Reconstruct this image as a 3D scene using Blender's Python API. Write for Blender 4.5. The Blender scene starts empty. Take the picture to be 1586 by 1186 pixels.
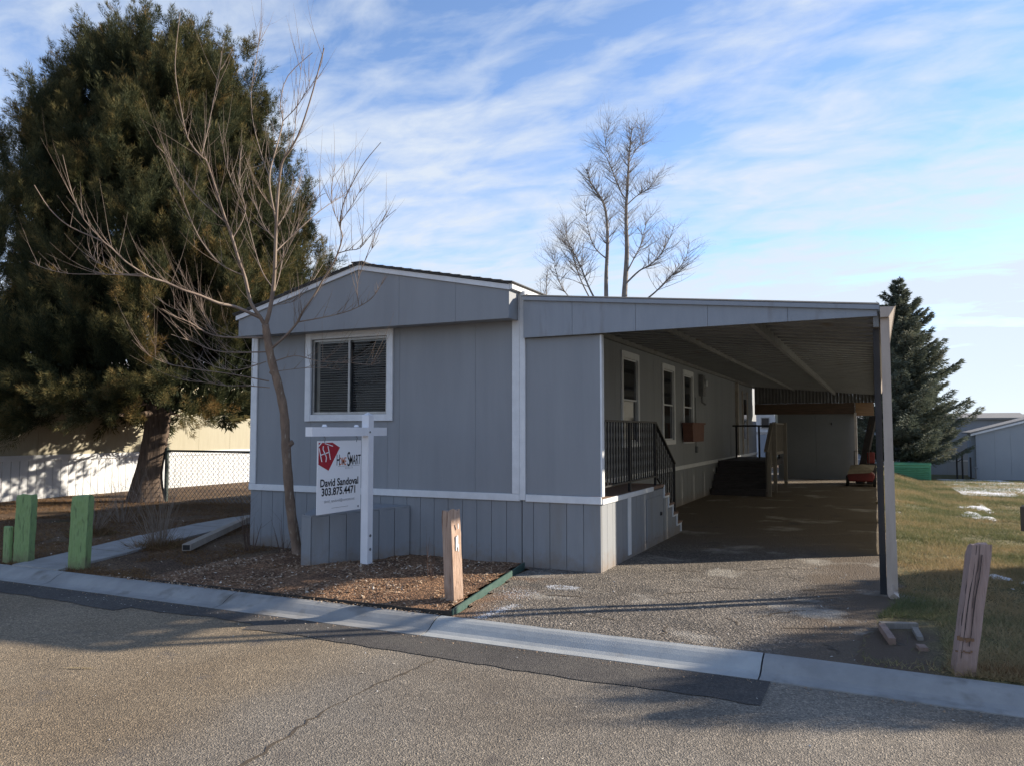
import bpy, bmesh, math, random
import numpy as np
from mathutils import Vector, Matrix
from math import radians, sin, cos, pi

random.seed(7)
rng = np.random.default_rng(7)
scene = bpy.context.scene
COL = scene.collection

# ------------------------------------------------------------------ camera
CAM_H = 1.62
FPX = 1200.0
YAW = radians(25.136)
PITCH = radians(3.481)
cam_data = bpy.data.cameras.new('camera')
cam = bpy.data.objects.new('camera', cam_data)
COL.objects.link(cam)
cam.location = (0, 0, CAM_H)
cam.rotation_euler = (pi / 2 + PITCH, 0, YAW)
cam_data.sensor_width = 36
cam_data.lens = FPX * 36 / 1586
cam_data.clip_end = 3000
scene.camera = cam

# ------------------------------------------------------------------ light
SUN_AZ = radians(36.5)      # from +X towards +Y
SUN_EL = radians(22.5)
to_sun = Vector((cos(SUN_EL) * cos(SUN_AZ), cos(SUN_EL) * sin(SUN_AZ), sin(SUN_EL)))
sd = bpy.data.lights.new('sun', 'SUN')
sd.energy = 3.7
sd.angle = radians(0.9)
sd.color = (1.0, 0.88, 0.72)
so = bpy.data.objects.new('sun', sd)
COL.objects.link(so)
so.rotation_euler = to_sun.to_track_quat('Z', 'Y').to_euler()
so.location = (20, 15, 20)

world = bpy.data.worlds.new('World')
scene.world = world
world.use_nodes = True
wt = world.node_tree
for n in list(wt.nodes):
    wt.nodes.remove(n)


def wn(t, **k):
    n = wt.nodes.new(t)
    for a, b in k.items():
        setattr(n, a, b)
    return n


sky = wn('ShaderNodeTexSky', sky_type='NISHITA', sun_disc=False)
sky.sun_elevation = SUN_EL
sky.sun_rotation = pi / 2 - SUN_AZ
sky.altitude = 1600
sky.air_density = 0.72
sky.dust_density = 0.3
sky.ozone_density = 1.7
tc = wn('ShaderNodeTexCoord')
sep = wn('ShaderNodeSeparateXYZ')
wt.links.new(tc.outputs['Generated'], sep.inputs[0])


def wmath(op, a, b=None, clamp=False):
    n = wn('ShaderNodeMath', operation=op)
    n.use_clamp = clamp
    for i, v in enumerate((a, b)):
        if v is None:
            continue
        if isinstance(v, (int, float)):
            n.inputs[i].default_value = v
        else:
            wt.links.new(v, n.inputs[i])
    return n.outputs[0]


zc = wmath('ADD', wmath('MAXIMUM', sep.outputs[2], 0.0), 0.16)
px_ = wmath('DIVIDE', sep.outputs[0], zc)
py_ = wmath('DIVIDE', sep.outputs[1], zc)
comb = wn('ShaderNodeCombineXYZ')
wt.links.new(px_, comb.inputs[0])
wt.links.new(py_, comb.inputs[1])
mp = wn('ShaderNodeMapping')
mp.inputs['Rotation'].default_value = (0, 0, radians(62))
mp.inputs['Scale'].default_value = (0.62, 1.15, 1.0)
mp.inputs['Location'].default_value = (3.3, 1.7, 0)
wt.links.new(comb.outputs[0], mp.inputs[0])
n1 = wn('ShaderNodeTexNoise')
n1.inputs['Scale'].default_value = 2.3
n1.inputs['Detail'].default_value = 9
n1.inputs['Roughness'].default_value = 0.60
n1.inputs['Distortion'].default_value = 0.35
wt.links.new(mp.outputs[0], n1.inputs['Vector'])
n2 = wn('ShaderNodeTexNoise')
n2.inputs['Scale'].default_value = 7.5
n2.inputs['Detail'].default_value = 8
n2.inputs['Roughness'].default_value = 0.55
n2.inputs['Distortion'].default_value = 0.5
wt.links.new(mp.outputs[0], n2.inputs['Vector'])
nn = wmath('ADD', wmath('MULTIPLY', n1.outputs[0], 0.62), wmath('MULTIPLY', n2.outputs[0], 0.38))
# the cloud layer is seen edge-on, and so denser, towards the horizon
low = wmath('POWER', wmath('SUBTRACT', 1.0, wmath('MAXIMUM', sep.outputs[2], 0.0)), 3.6)
nn = wmath('SUBTRACT', wmath('ADD', nn, wmath('MULTIPLY', low, 0.33)), 0.045)
ramp = wn('ShaderNodeValToRGB')
ramp.color_ramp.elements[0].position = 0.44
ramp.color_ramp.elements[0].color = (0.0, 0.0, 0.0, 1)
ramp.color_ramp.elements[1].position = 0.65
ramp.color_ramp.elements[1].color = (0.92, 0.92, 0.92, 1)
wt.links.new(nn, ramp.inputs[0])
mixc = wn('ShaderNodeMix', data_type='RGBA')
wt.links.new(ramp.outputs[0], mixc.inputs[0])
wt.links.new(sky.outputs[0], mixc.inputs[6])
mixc.inputs[7].default_value = (2.35, 2.58, 2.9, 1)
bg = wn('ShaderNodeBackground')
bg.inputs[1].default_value = 0.125
wt.links.new(mixc.outputs[2], bg.inputs[0])
wo = wn('ShaderNodeOutputWorld')
wt.links.new(bg.outputs[0], wo.inputs[0])

scene.view_settings.view_transform = 'Standard'
scene.view_settings.look = 'None'
scene.view_settings.gamma = 1
scene.view_settings.exposure = 1.4
scene.view_settings.use_curve_mapping = False
scene.render.engine = 'CYCLES'
scene.cycles.use_denoising = True
scene.cycles.max_bounces = 8
scene.cycles.transparent_max_bounces = 8

# ------------------------------------------------------------------ helpers
_F = Vector((-sin(YAW) * cos(PITCH), cos(YAW) * cos(PITCH), sin(PITCH)))
_R = Vector((cos(YAW), sin(YAW), 0))
_U = _R.cross(_F)


def at_depth(x, y, d):
    """a point d metres in front of the camera, on the ray of photograph pixel x, y"""
    return Vector((0, 0, CAM_H)) + (_F + _R * ((x - 793) / FPX) - _U * ((y - 593) / FPX)) * d


MATS = {}


def material(name, c1, c2=None, scale=3.0, rough=0.7, bump=0.0, bump_scale=60.0, stretch=(1, 1, 1), detail=6,
             metallic=0.0, contrast=(0.35, 0.65), c3=None, c3_scale=40.0, c3_range=(0.6, 0.7), transmission=0.0, spec=0.4):
    m = bpy.data.materials.new(name)
    m.use_nodes = True
    t = m.node_tree
    b = t.nodes['Principled BSDF']
    b.inputs['Roughness'].default_value = rough
    b.inputs['Metallic'].default_value = metallic
    b.inputs['Specular IOR Level'].default_value = spec
    b.inputs['Base Color'].default_value = (*c1, 1)
    geo = t.nodes.new('ShaderNodeNewGeometry')
    mapn = t.nodes.new('ShaderNodeMapping')
    mapn.inputs['Scale'].default_value = stretch
    t.links.new(geo.outputs['Position'], mapn.inputs[0])
    col = None
    if c2 is not None:
        nz = t.nodes.new('ShaderNodeTexNoise')
        nz.inputs['Scale'].default_value = scale
        nz.inputs['Detail'].default_value = detail
        nz.inputs['Roughness'].default_value = 0.62
        t.links.new(mapn.outputs[0], nz.inputs['Vector'])
        r = t.nodes.new('ShaderNodeValToRGB')
        r.color_ramp.elements[0].position = contrast[0]
        r.color_ramp.elements[1].position = contrast[1]
        r.color_ramp.elements[0].color = (*c1, 1)
        r.color_ramp.elements[1].color = (*c2, 1)
        t.links.new(nz.outputs[0], r.inputs[0])
        col = r.outputs[0]
    if c3 is not None:
        nz = t.nodes.new('ShaderNodeTexNoise')
        nz.inputs['Scale'].default_value = c3_scale
        nz.inputs['Detail'].default_value = 5
        t.links.new(mapn.outputs[0], nz.inputs['Vector'])
        mr = t.nodes.new('ShaderNodeMapRange')
        mr.inputs[1].default_value, mr.inputs[2].default_value = c3_range
        t.links.new(nz.outputs[0], mr.inputs[0])
        mx = t.nodes.new('ShaderNodeMix')
        mx.data_type = 'RGBA'
        t.links.new(mr.outputs[0], mx.inputs[0])
        if col is not None:
            t.links.new(col, mx.inputs[6])
        else:
            mx.inputs[6].default_value = (*c1, 1)
        mx.inputs[7].default_value = (*c3, 1)
        col = mx.outputs[2]
    if col is not None:
        t.links.new(col, b.inputs['Base Color'])
    if bump > 0:
        nb = t.nodes.new('ShaderNodeTexNoise')
        nb.inputs['Scale'].default_value = bump_scale
        nb.inputs['Detail'].default_value = 4
        t.links.new(mapn.outputs[0], nb.inputs['Vector'])
        bm_ = t.nodes.new('ShaderNodeBump')
        bm_.inputs['Strength'].default_value = bump
        bm_.inputs['Distance'].default_value = 0.01
        t.links.new(nb.outputs[0], bm_.inputs['Height'])
        t.links.new(bm_.outputs[0], b.inputs['Normal'])
    MATS[name] = m
    return m


def splash(name, colour, top=0.30):
    """dried mud thrown up on the lowest part of a wall, broken up by noise"""
    t = MATS[name].node_tree
    b = t.nodes['Principled BSDF']
    src = b.inputs['Base Color'].links[0].from_socket
    g = t.nodes.new('ShaderNodeNewGeometry')
    sx = t.nodes.new('ShaderNodeSeparateXYZ')
    t.links.new(g.outputs['Position'], sx.inputs[0])
    nz = t.nodes.new('ShaderNodeTexNoise')
    nz.inputs['Scale'].default_value = 7.0
    nz.inputs['Detail'].default_value = 8
    nz.inputs['Roughness'].default_value = 0.7
    t.links.new(g.outputs['Position'], nz.inputs['Vector'])
    ma = t.nodes.new('ShaderNodeMath')
    ma.operation = 'MULTIPLY_ADD'
    t.links.new(nz.outputs[0], ma.inputs[0])
    ma.inputs[1].default_value = -0.55
    t.links.new(sx.outputs[2], ma.inputs[2])
    mr = t.nodes.new('ShaderNodeMapRange')
    mr.inputs[1].default_value = top - 0.28
    mr.inputs[2].default_value = -0.32
    mr.inputs[4].default_value = 0.75
    t.links.new(ma.outputs[0], mr.inputs[0])
    mx = t.nodes.new('ShaderNodeMix')
    mx.data_type = 'RGBA'
    t.links.new(mr.outputs[0], mx.inputs[0])
    t.links.new(src, mx.inputs[6])
    mx.inputs[7].default_value = (*colour, 1)
    t.links.new(mx.outputs[2], b.inputs['Base Color'])


def foliage_material(name, stops, rough=0.75, transl=0.25):
    """colour from a per-blade 'tint' attribute"""
    m = bpy.data.materials.new(name)
    m.use_nodes = True
    t = m.node_tree
    b = t.nodes['Principled BSDF']
    b.inputs['Roughness'].default_value = rough
    b.inputs['Specular IOR Level'].default_value = 0.2
    at = t.nodes.new('ShaderNodeAttribute')
    at.attribute_name = 'tint'
    r = t.nodes.new('ShaderNodeValToRGB')
    e = r.color_ramp.elements
    while len(e) < len(stops):
        e.new(0.5)
    for i, (p, c) in enumerate(stops):
        e[i].position = p
        e[i].color = (*c, 1)
    t.links.new(at.outputs['Fac'], r.inputs[0])
    t.links.new(r.outputs[0], b.inputs['Base Color'])
    tr = t.nodes.new('ShaderNodeBsdfTranslucent')
    t.links.new(r.outputs[0], tr.inputs[0])
    mx = t.nodes.new('ShaderNodeMixShader')
    mx.inputs[0].default_value = transl
    t.links.new(b.outputs[0], mx.inputs[1])
    t.links.new(tr.outputs[0], mx.inputs[2])
    t.links.new(mx.outputs[0], t.nodes['Material Output'].inputs[0])
    MATS[name] = m
    return m


WORLD = {}


def put(o, parent, pos):
    """place o with its origin at world position pos, below parent"""
    COL.objects.link(o)
    WORLD[o.name] = Vector(pos)
    if parent is not None:
        o.parent = parent
        o.location = Vector(pos) - WORLD[parent.name]
    else:
        o.location = pos
    return o


def tag(o, label=None, category=None, group=None, kind=None):
    for k, v in (('label', label), ('category', category), ('group', group), ('kind', kind)):
        if v:
            o[k] = v
    return o


def thing(name, pos, label, category, group=None, rz=0):
    o = put(bpy.data.objects.new(name, None), None, pos)
    o.empty_display_size = 0.2
    o.rotation_euler.z = rz
    return tag(o, label, category, group)


class MB:
    def __init__(s):
        s.v = []
        s.f = []

    def add(s, vs, fs):
        k = len(s.v)
        s.v += [tuple(p) for p in vs]
        s.f += [tuple(i + k for i in f) for f in fs]
        return s

    def box(s, x0, x1, y0, y1, z0, z1):
        return s.add([(x0, y0, z0), (x1, y0, z0), (x1, y1, z0), (x0, y1, z0), (x0, y0, z1), (x1, y0, z1), (x1, y1, z1), (x0, y1, z1)],
                     [(0, 3, 2, 1), (4, 5, 6, 7), (0, 1, 5, 4), (1, 2, 6, 5), (2, 3, 7, 6), (3, 0, 4, 7)])

    def prism(s, poly, axis, a, b):
        """poly of 2-D points extruded from a to b along axis ('x': (y,z), 'y': (x,z), 'z': (x,y))"""
        def p3(p, t):
            return {'x': (t, p[0], p[1]), 'y': (p[0], t, p[1]), 'z': (p[0], p[1], t)}[axis]
        n = len(poly)
        vs = [p3(p, a) for p in poly] + [p3(p, b) for p in poly]
        fs = [tuple(range(n))[::-1], tuple(range(n, 2 * n))] + [(i, (i + 1) % n, n + (i + 1) % n, n + i) for i in range(n)]
        return s.add(vs, fs)

    def tube(s, pts, radii, n=6, cap=True):
        pts = [Vector(p) for p in pts]
        if not hasattr(radii, '__len__'):
            radii = [radii] * len(pts)
        k = len(s.v)
        ref = None
        for i, p in enumerate(pts):
            d = (pts[min(i + 1, len(pts) - 1)] - pts[max(i - 1, 0)])
            if d.length < 1e-6:
                d = Vector((0, 0, 1))
            d.normalize()
            if ref is None:
                ref = Vector((1, 0, 0)) if abs(d.x) < 0.8 else Vector((0, 1, 0))
            a = (ref - d * ref.dot(d)).normalized()
            ref = a
            b = d.cross(a)
            for j in range(n):
                t = 2 * pi * j / n
                s.v.append(tuple(p + (a * cos(t) + b * sin(t)) * radii[i]))
        for i in range(len(pts) - 1):
            for j in range(n):
                q = (j + 1) % n
                s.f.append((k + i * n + j, k + i * n + q, k + (i + 1) * n + q, k + (i + 1) * n + j))
        if cap:
            s.f.append(tuple(k + j for j in range(n))[::-1])
            s.f.append(tuple(k + (len(pts) - 1) * n + j for j in range(n)))
        return s

    def bar(s, p, q, w, h, up=(0, 0, 1)):
        p, q = Vector(p), Vector(q)
        d = (q - p).normalized()
        u = Vector(up)
        a = d.cross(u)
        if a.length < 1e-4:
            a = d.cross(Vector((0, 1, 0)))
        a.normalize()
        b = a.cross(d)
        vs = [c + a * (w / 2 * i) + b * (h / 2 * j) for c in (p, q) for i, j in ((-1, -1), (1, -1), (1, 1), (-1, 1))]
        return s.add(vs, [(3, 2, 1, 0), (4, 5, 6, 7), (0, 1, 5, 4), (1, 2, 6, 5), (2, 3, 7, 6), (3, 0, 4, 7)])

    def mesh(s, name, mat, origin=(0, 0, 0), bevel=0.0, smooth=False):
        me = bpy.data.meshes.new(name)
        o = Vector(origin)
        me.from_pydata([tuple(Vector(p) - o) for p in s.v], [], s.f)
        if bevel > 0:
            bm = bmesh.new()
            bm.from_mesh(me)
            bmesh.ops.bevel(bm, geom=bm.edges[:] , offset=bevel, segments=1, affect='EDGES')
            bm.to_mesh(me)
            bm.free()
        me.update()
        if smooth:
            me.polygons.foreach_set('use_smooth', [True] * len(me.polygons))
        if mat is not None:
            me.materials.append(mat if not isinstance(mat, str) else MATS[mat])
        return me

    def build(s, name, mat, parent=None, pos=None, bevel=0.0, smooth=False):
        """one mesh object; vertices are world coordinates; origin at pos, the parent's origin, or the base centre"""
        if pos is None:
            if parent is not None:
                pos = WORLD[parent.name]
            else:
                a = np.array(s.v)
                pos = ((a[:, 0].min() + a[:, 0].max()) / 2, (a[:, 1].min() + a[:, 1].max()) / 2, a[:, 2].min())
        me = s.mesh(name, mat, pos, bevel, smooth)
        return put(bpy.data.objects.new(name, me), parent, pos)


PIECE = {}


def piece(name, size, mat, parent, pos, bevel=0.0):
    """a shared box of the given size, lower corner at pos"""
    key = (name, tuple(round(v, 4) for v in size), mat, bevel)
    if key not in PIECE:
        PIECE[key] = MB().box(0, size[0], 0, size[1], 0, size[2]).mesh(name, mat, bevel=bevel)
    return put(bpy.data.objects.new(name, PIECE[key]), parent, pos)


def box_part(name, mat, parent, x0, x1, y0, y1, z0, z1, bevel=0.0):
    return MB().box(x0, x1, y0, y1, z0, z1).build(name, mat, parent, bevel=bevel)


def tri_mesh(name, V, mat, tint=None):
    """V: (n, 3, 3) triangles"""
    n = len(V)
    me = bpy.data.meshes.new(name)
    me.vertices.add(n * 3)
    me.vertices.foreach_set('co', V.reshape(-1).astype(np.float32))
    me.loops.add(n * 3)
    me.loops.foreach_set('vertex_index', np.arange(n * 3, dtype=np.int32))
    me.polygons.add(n)
    me.polygons.foreach_set('loop_start', np.arange(0, n * 3, 3, dtype=np.int32))
    me.polygons.foreach_set('loop_total', np.full(n, 3, dtype=np.int32))
    if tint is not None:
        a = me.attributes.new('tint', 'FLOAT', 'POINT')
        a.data.foreach_set('value', np.repeat(tint, 3).astype(np.float32))
    me.update()
    me.validate()
    me.materials.append(MATS[mat])
    return me


def unit(a):
    return a / np.maximum(np.linalg.norm(a, axis=-1, keepdims=True), 1e-9)


def blades(P, D, L, W):
    """thin triangles: base at P, along D (unit), length L, width W, random facing"""
    n = len(P)
    s = unit(np.cross(D, rng.normal(size=(n, 3))))
    V = np.empty((n, 3, 3))
    V[:, 0] = P - s * W[:, None] / 2
    V[:, 1] = P + s * W[:, None] / 2
    V[:, 2] = P + D * L[:, None]
    return V


def vnoise(x, y, seed=0):
    """cheap smooth value noise"""
    x = np.asarray(x, float)
    y = np.asarray(y, float)
    xi, yi = np.floor(x), np.floor(y)
    fx, fy = x - xi, y - yi
    fx, fy = fx * fx * (3 - 2 * fx), fy * fy * (3 - 2 * fy)

    def h(a, b):
        q = np.sin(a * 127.1 + b * 311.7 + seed * 74.7) * 43758.5453
        return q - np.floor(q)
    return (h(xi, yi) * (1 - fx) + h(xi + 1, yi) * fx) * (1 - fy) + (h(xi, yi + 1) * (1 - fx) + h(xi + 1, yi + 1) * fx) * fy


def fbm(x, y, seed=0, oct=4):
    s, a, t = 0, 1.0, 0
    x = np.asarray(x, float)
    y = np.asarray(y, float)
    for i in range(oct):
        s = s + a * vnoise(x * 2 ** i, y * 2 ** i, seed + i)
        t += a
        a *= 0.5
    return s / t


def grid_sheet(name, xs, ys, zf, mat, keep=None, parent=None, smooth=True):
    X, Y = np.meshgrid(xs, ys)
    Z = zf(X, Y)
    nx, ny = len(xs), len(ys)
    V = np.stack([X, Y, Z], -1).reshape(-1, 3)
    f = []
    for j in range(ny - 1):
        for i in range(nx - 1):
            if keep is None or keep(0.5 * (xs[i] + xs[i + 1]), 0.5 * (ys[j] + ys[j + 1])):
                f.append((j * nx + i, j * nx + i + 1, (j + 1) * nx + i + 1, (j + 1) * nx + i))
    m = MB()
    m.v = [tuple(p) for p in V]
    m.f = f
    return m.build(name, mat, parent, pos=(0, 0, 0) if parent is None else None, smooth=smooth)


# ------------------------------------------------------------------ materials
material('siding', (0.232, 0.247, 0.267), (0.258, 0.274, 0.294), scale=0.8, rough=0.62, bump=0.14, bump_scale=26, stretch=(5, 5, 0.6))
material('skirt_paint', (0.222, 0.238, 0.258), (0.246, 0.262, 0.282), scale=1.5, rough=0.65, bump=0.18, bump_scale=22, stretch=(5, 5, 0.8),
         c3=(0.20, 0.19, 0.175), c3_scale=0.5, c3_range=(0.60, 0.78))
material('backing', (0.13, 0.135, 0.145), rough=0.9)
material('white_trim', (0.70, 0.72, 0.74), (0.62, 0.64, 0.66), scale=4, rough=0.5, bump=0.15, bump_scale=30, stretch=(2, 2, 2))
material('vinyl_white', (0.78, 0.79, 0.82), (0.73, 0.74, 0.77), scale=5, rough=0.35)
material('old_white', (0.44, 0.40, 0.35), (0.34, 0.30, 0.26), scale=5, rough=0.55, c3=(0.3, 0.26, 0.2), c3_scale=14, c3_range=(0.62, 0.8))
material('downspout_paint', (0.47, 0.395, 0.33), (0.39, 0.32, 0.265), scale=3, rough=0.45, c3=(0.28, 0.22, 0.17), c3_scale=20, c3_range=(0.66, 0.8), stretch=(3, 3, 0.5))
material('shingle', (0.055, 0.055, 0.058), (0.10, 0.098, 0.095), scale=30, rough=0.95, bump=0.6, bump_scale=150)
material('roof_metal', (0.27, 0.275, 0.275), (0.22, 0.225, 0.225), scale=2.2, rough=0.5, metallic=0.0, c3=(0.20, 0.165, 0.125), c3_scale=2.5, c3_range=(0.60, 0.75))
material('end_metal', (0.13, 0.13, 0.13), (0.10, 0.10, 0.10), scale=4, rough=0.6)
material('beam_paint', (0.22, 0.22, 0.215), (0.17, 0.17, 0.165), scale=5, rough=0.7)
material('fascia_paint', (0.27, 0.295, 0.33), (0.245, 0.27, 0.305), scale=3, rough=0.55, bump=0.2, bump_scale=20, stretch=(4, 4, 0.8), c3=(0.22, 0.23, 0.25), c3_scale=1.7, c3_range=(0.6, 0.72))
material('iron', (0.018, 0.018, 0.020), (0.03, 0.028, 0.027), scale=30, rough=0.5, metallic=0.3)
material('deck_carpet', (0.22, 0.14, 0.10), (0.28, 0.19, 0.14), scale=12, rough=0.95, bump=0.4, bump_scale=200)
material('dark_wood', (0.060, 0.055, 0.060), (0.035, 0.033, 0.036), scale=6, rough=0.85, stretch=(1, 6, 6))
material('grey_wood', (0.24, 0.22, 0.195), (0.17, 0.155, 0.135), scale=9, rough=0.85, stretch=(6, 6, 0.6), bump=0.3, bump_scale=30)
material('brown_wood', (0.10, 0.065, 0.045), (0.065, 0.045, 0.033), scale=5, rough=0.85, stretch=(0.5, 5, 5))
material('plywood', (0.28, 0.165, 0.08), (0.21, 0.12, 0.06), scale=3, rough=0.8, stretch=(0.6, 1, 4))
material('terracotta', (0.185, 0.085, 0.06), (0.145, 0.066, 0.05), scale=6, rough=0.7)
material('glass_dark', (0.020, 0.023, 0.028), rough=0.06, spec=0.6)
material('room_dark', (0.03, 0.03, 0.034), (0.05, 0.048, 0.05), scale=3, rough=0.9)
material('alu', (0.42, 0.42, 0.41), (0.34, 0.34, 0.33), scale=10, rough=0.4, metallic=0.4)
material('blind', (0.50, 0.50, 0.49), rough=0.5)
material('dark_panel', (0.020, 0.022, 0.026), (0.03, 0.032, 0.036), scale=4, rough=0.75)
material('steel_grey', (0.20, 0.205, 0.21), (0.15, 0.155, 0.16), scale=8, rough=0.45, metallic=0.4)
material('meter_glass', (0.5, 0.52, 0.54), rough=0.1)
material('red_paint', (0.17, 0.02, 0.02), (0.12, 0.016, 0.016), scale=9, rough=0.5)
material('black_rubber', (0.018, 0.018, 0.018), rough=0.85)
material('tarp', (0.24, 0.21, 0.16), (0.17, 0.15, 0.11), scale=7, rough=0.9)
material('green_post', (0.205, 0.305, 0.115), (0.27, 0.375, 0.16), scale=9, rough=0.8, stretch=(5, 5, 0.7), bump=0.8, bump_scale=20, c3=(0.13, 0.19, 0.08), c3_scale=9, c3_range=(0.56, 0.68))
material('tan_post', (0.47, 0.34, 0.26), (0.34, 0.225, 0.16), scale=7, rough=0.85, stretch=(7, 7, 0.5), bump=0.9, bump_scale=16, c3=(0.13, 0.08, 0.055), c3_scale=7, c3_range=(0.60, 0.68))
material('pink_post', (0.36, 0.265, 0.235), (0.29, 0.21, 0.185), scale=7, rough=0.85, stretch=(7, 7, 0.5), bump=0.9, bump_scale=16, c3=(0.10, 0.06, 0.045), c3_scale=6.0, c3_range=(0.63, 0.69))
material('bare_wood', (0.23, 0.13, 0.07), (0.17, 0.10, 0.06), scale=14, rough=0.9)
material('edging_green', (0.035, 0.075, 0.065), (0.055, 0.105, 0.09), scale=12, rough=0.55)
material('edging_black', (0.022, 0.020, 0.018), (0.04, 0.032, 0.025), scale=12, rough=0.7)
material('concrete', (0.31, 0.31, 0.30), (0.235, 0.235, 0.23), scale=3.2, rough=0.9, bump=0.35, bump_scale=160, c3=(0.17, 0.16, 0.145), c3_scale=4, c3_range=(0.56, 0.72))
material('concrete_pale', (0.38, 0.395, 0.39), (0.29, 0.305, 0.31), scale=3.2, rough=0.9, bump=0.35, bump_scale=160, c3=(0.27, 0.27, 0.26), c3_scale=6, c3_range=(0.64, 0.76))
material('walk_concrete', (0.34, 0.335, 0.325), (0.26, 0.255, 0.245), scale=3, rough=0.9, bump=0.3, bump_scale=140)
material('beige_wall', (0.36, 0.335, 0.25), (0.33, 0.305, 0.225), scale=2, rough=0.7, bump=0.2, bump_scale=20, stretch=(5, 5, 0.7))
material('white_skirt', (0.62, 0.64, 0.66), (0.56, 0.58, 0.60), scale=3, rough=0.5)
material('galv', (0.24, 0.25, 0.25), (0.19, 0.20, 0.20), scale=14, rough=0.45, metallic=0.5)
material('fence_post', (0.055, 0.075, 0.065), (0.04, 0.05, 0.045), scale=9, rough=0.5)
material('juniper_bark', (0.17, 0.125, 0.095), (0.085, 0.062, 0.048), scale=5, rough=0.95, stretch=(4, 4, 0.5), bump=1.0, bump_scale=9)
material('young_bark', (0.25, 0.175, 0.125), (0.155, 0.108, 0.078), scale=9, rough=0.85, stretch=(2, 2, 0.7), bump=0.5, bump_scale=40, c3=(0.33, 0.28, 0.22), c3_scale=11, c3_range=(0.60, 0.72))
material('twig_bark', (0.27, 0.21, 0.165), (0.16, 0.115, 0.09), scale=3, rough=0.8)
material('far_bark', (0.25, 0.225, 0.205), (0.165, 0.145, 0.13), scale=2, rough=0.9)
material('spruce_bark', (0.09, 0.065, 0.05), (0.06, 0.045, 0.035), scale=6, rough=0.95)
material('dry_stem', (0.26, 0.21, 0.165), (0.19, 0.15, 0.115), scale=9, rough=0.9)
material('dark_stem', (0.12, 0.075, 0.055), (0.08, 0.05, 0.04), scale=9, rough=0.9)
material('far_siding', (0.27, 0.30, 0.34), (0.25, 0.28, 0.32), scale=1, rough=0.7)
material('shed_siding', (0.285, 0.315, 0.345), (0.265, 0.295, 0.325), scale=1, rough=0.7)
material('store_siding', (0.17, 0.185, 0.195), (0.15, 0.165, 0.175), scale=1.5, rough=0.75)
material('far_roof', (0.20, 0.195, 0.19), (0.24, 0.235, 0.23), scale=2, rough=0.9)
material('box_green', (0.13, 0.36, 0.19), (0.11, 0.31, 0.16), scale=6, rough=0.55)
material('snow', (0.74, 0.76, 0.80), (0.60, 0.61, 0.63), scale=5, rough=0.8, bump=0.5, bump_scale=25, c3=(0.36, 0.33, 0.28), c3_scale=9, c3_range=(0.60, 0.74))
material('paint_speck', (0.72, 0.74, 0.77), rough=0.8)
material('stone_light', (0.55, 0.53, 0.49), (0.40, 0.37, 0.33), scale=30, rough=0.9)
material('chip', (0.36, 0.26, 0.17), (0.20, 0.12, 0.075), scale=28, rough=0.9, c3=(0.58, 0.51, 0.42), c3_scale=22, c3_range=(0.56, 0.66))
material('straw', (0.62, 0.48, 0.16), rough=0.8)
material('sign_white', (0.80, 0.81, 0.82), rough=0.35)
material('sign_red', (0.36, 0.018, 0.030), rough=0.35)
material('sign_black', (0.012, 0.012, 0.014), rough=0.4)
material('sign_orange', (0.55, 0.16, 0.06), rough=0.4)
material('sign_grey', (0.25, 0.25, 0.26), rough=0.4)
material('trailer_paint', (0.022, 0.026, 0.034), (0.03, 0.034, 0.042), scale=7, rough=0.5)
material('crack_fill', (0.055, 0.045, 0.036), (0.10, 0.075, 0.05), scale=20, rough=0.95)
foliage_material('juniper_leaf', [(0.0, (0.026, 0.036, 0.020)), (0.38, (0.062, 0.070, 0.032)), (0.70, (0.135, 0.115, 0.045)), (1.0, (0.25, 0.155, 0.060))], transl=0.34)
foliage_material('spruce_leaf', [(0.0, (0.065, 0.082, 0.066)), (0.5, (0.125, 0.145, 0.108)), (0.85, (0.18, 0.18, 0.125)), (1.0, (0.23, 0.19, 0.125))], transl=0.22)
foliage_material('grass_blade', [(0.0, (0.085, 0.112, 0.048)), (0.4, (0.15, 0.165, 0.075)), (0.65, (0.27, 0.235, 0.125)), (1.0, (0.38, 0.285, 0.155))], transl=0.25)
foliage_material('dry_blade', [(0.0, (0.085, 0.055, 0.028)), (0.5, (0.20, 0.115, 0.055)), (0.8, (0.27, 0.17, 0.085)), (1.0, (0.10, 0.11, 0.04))], transl=0.2)


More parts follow.
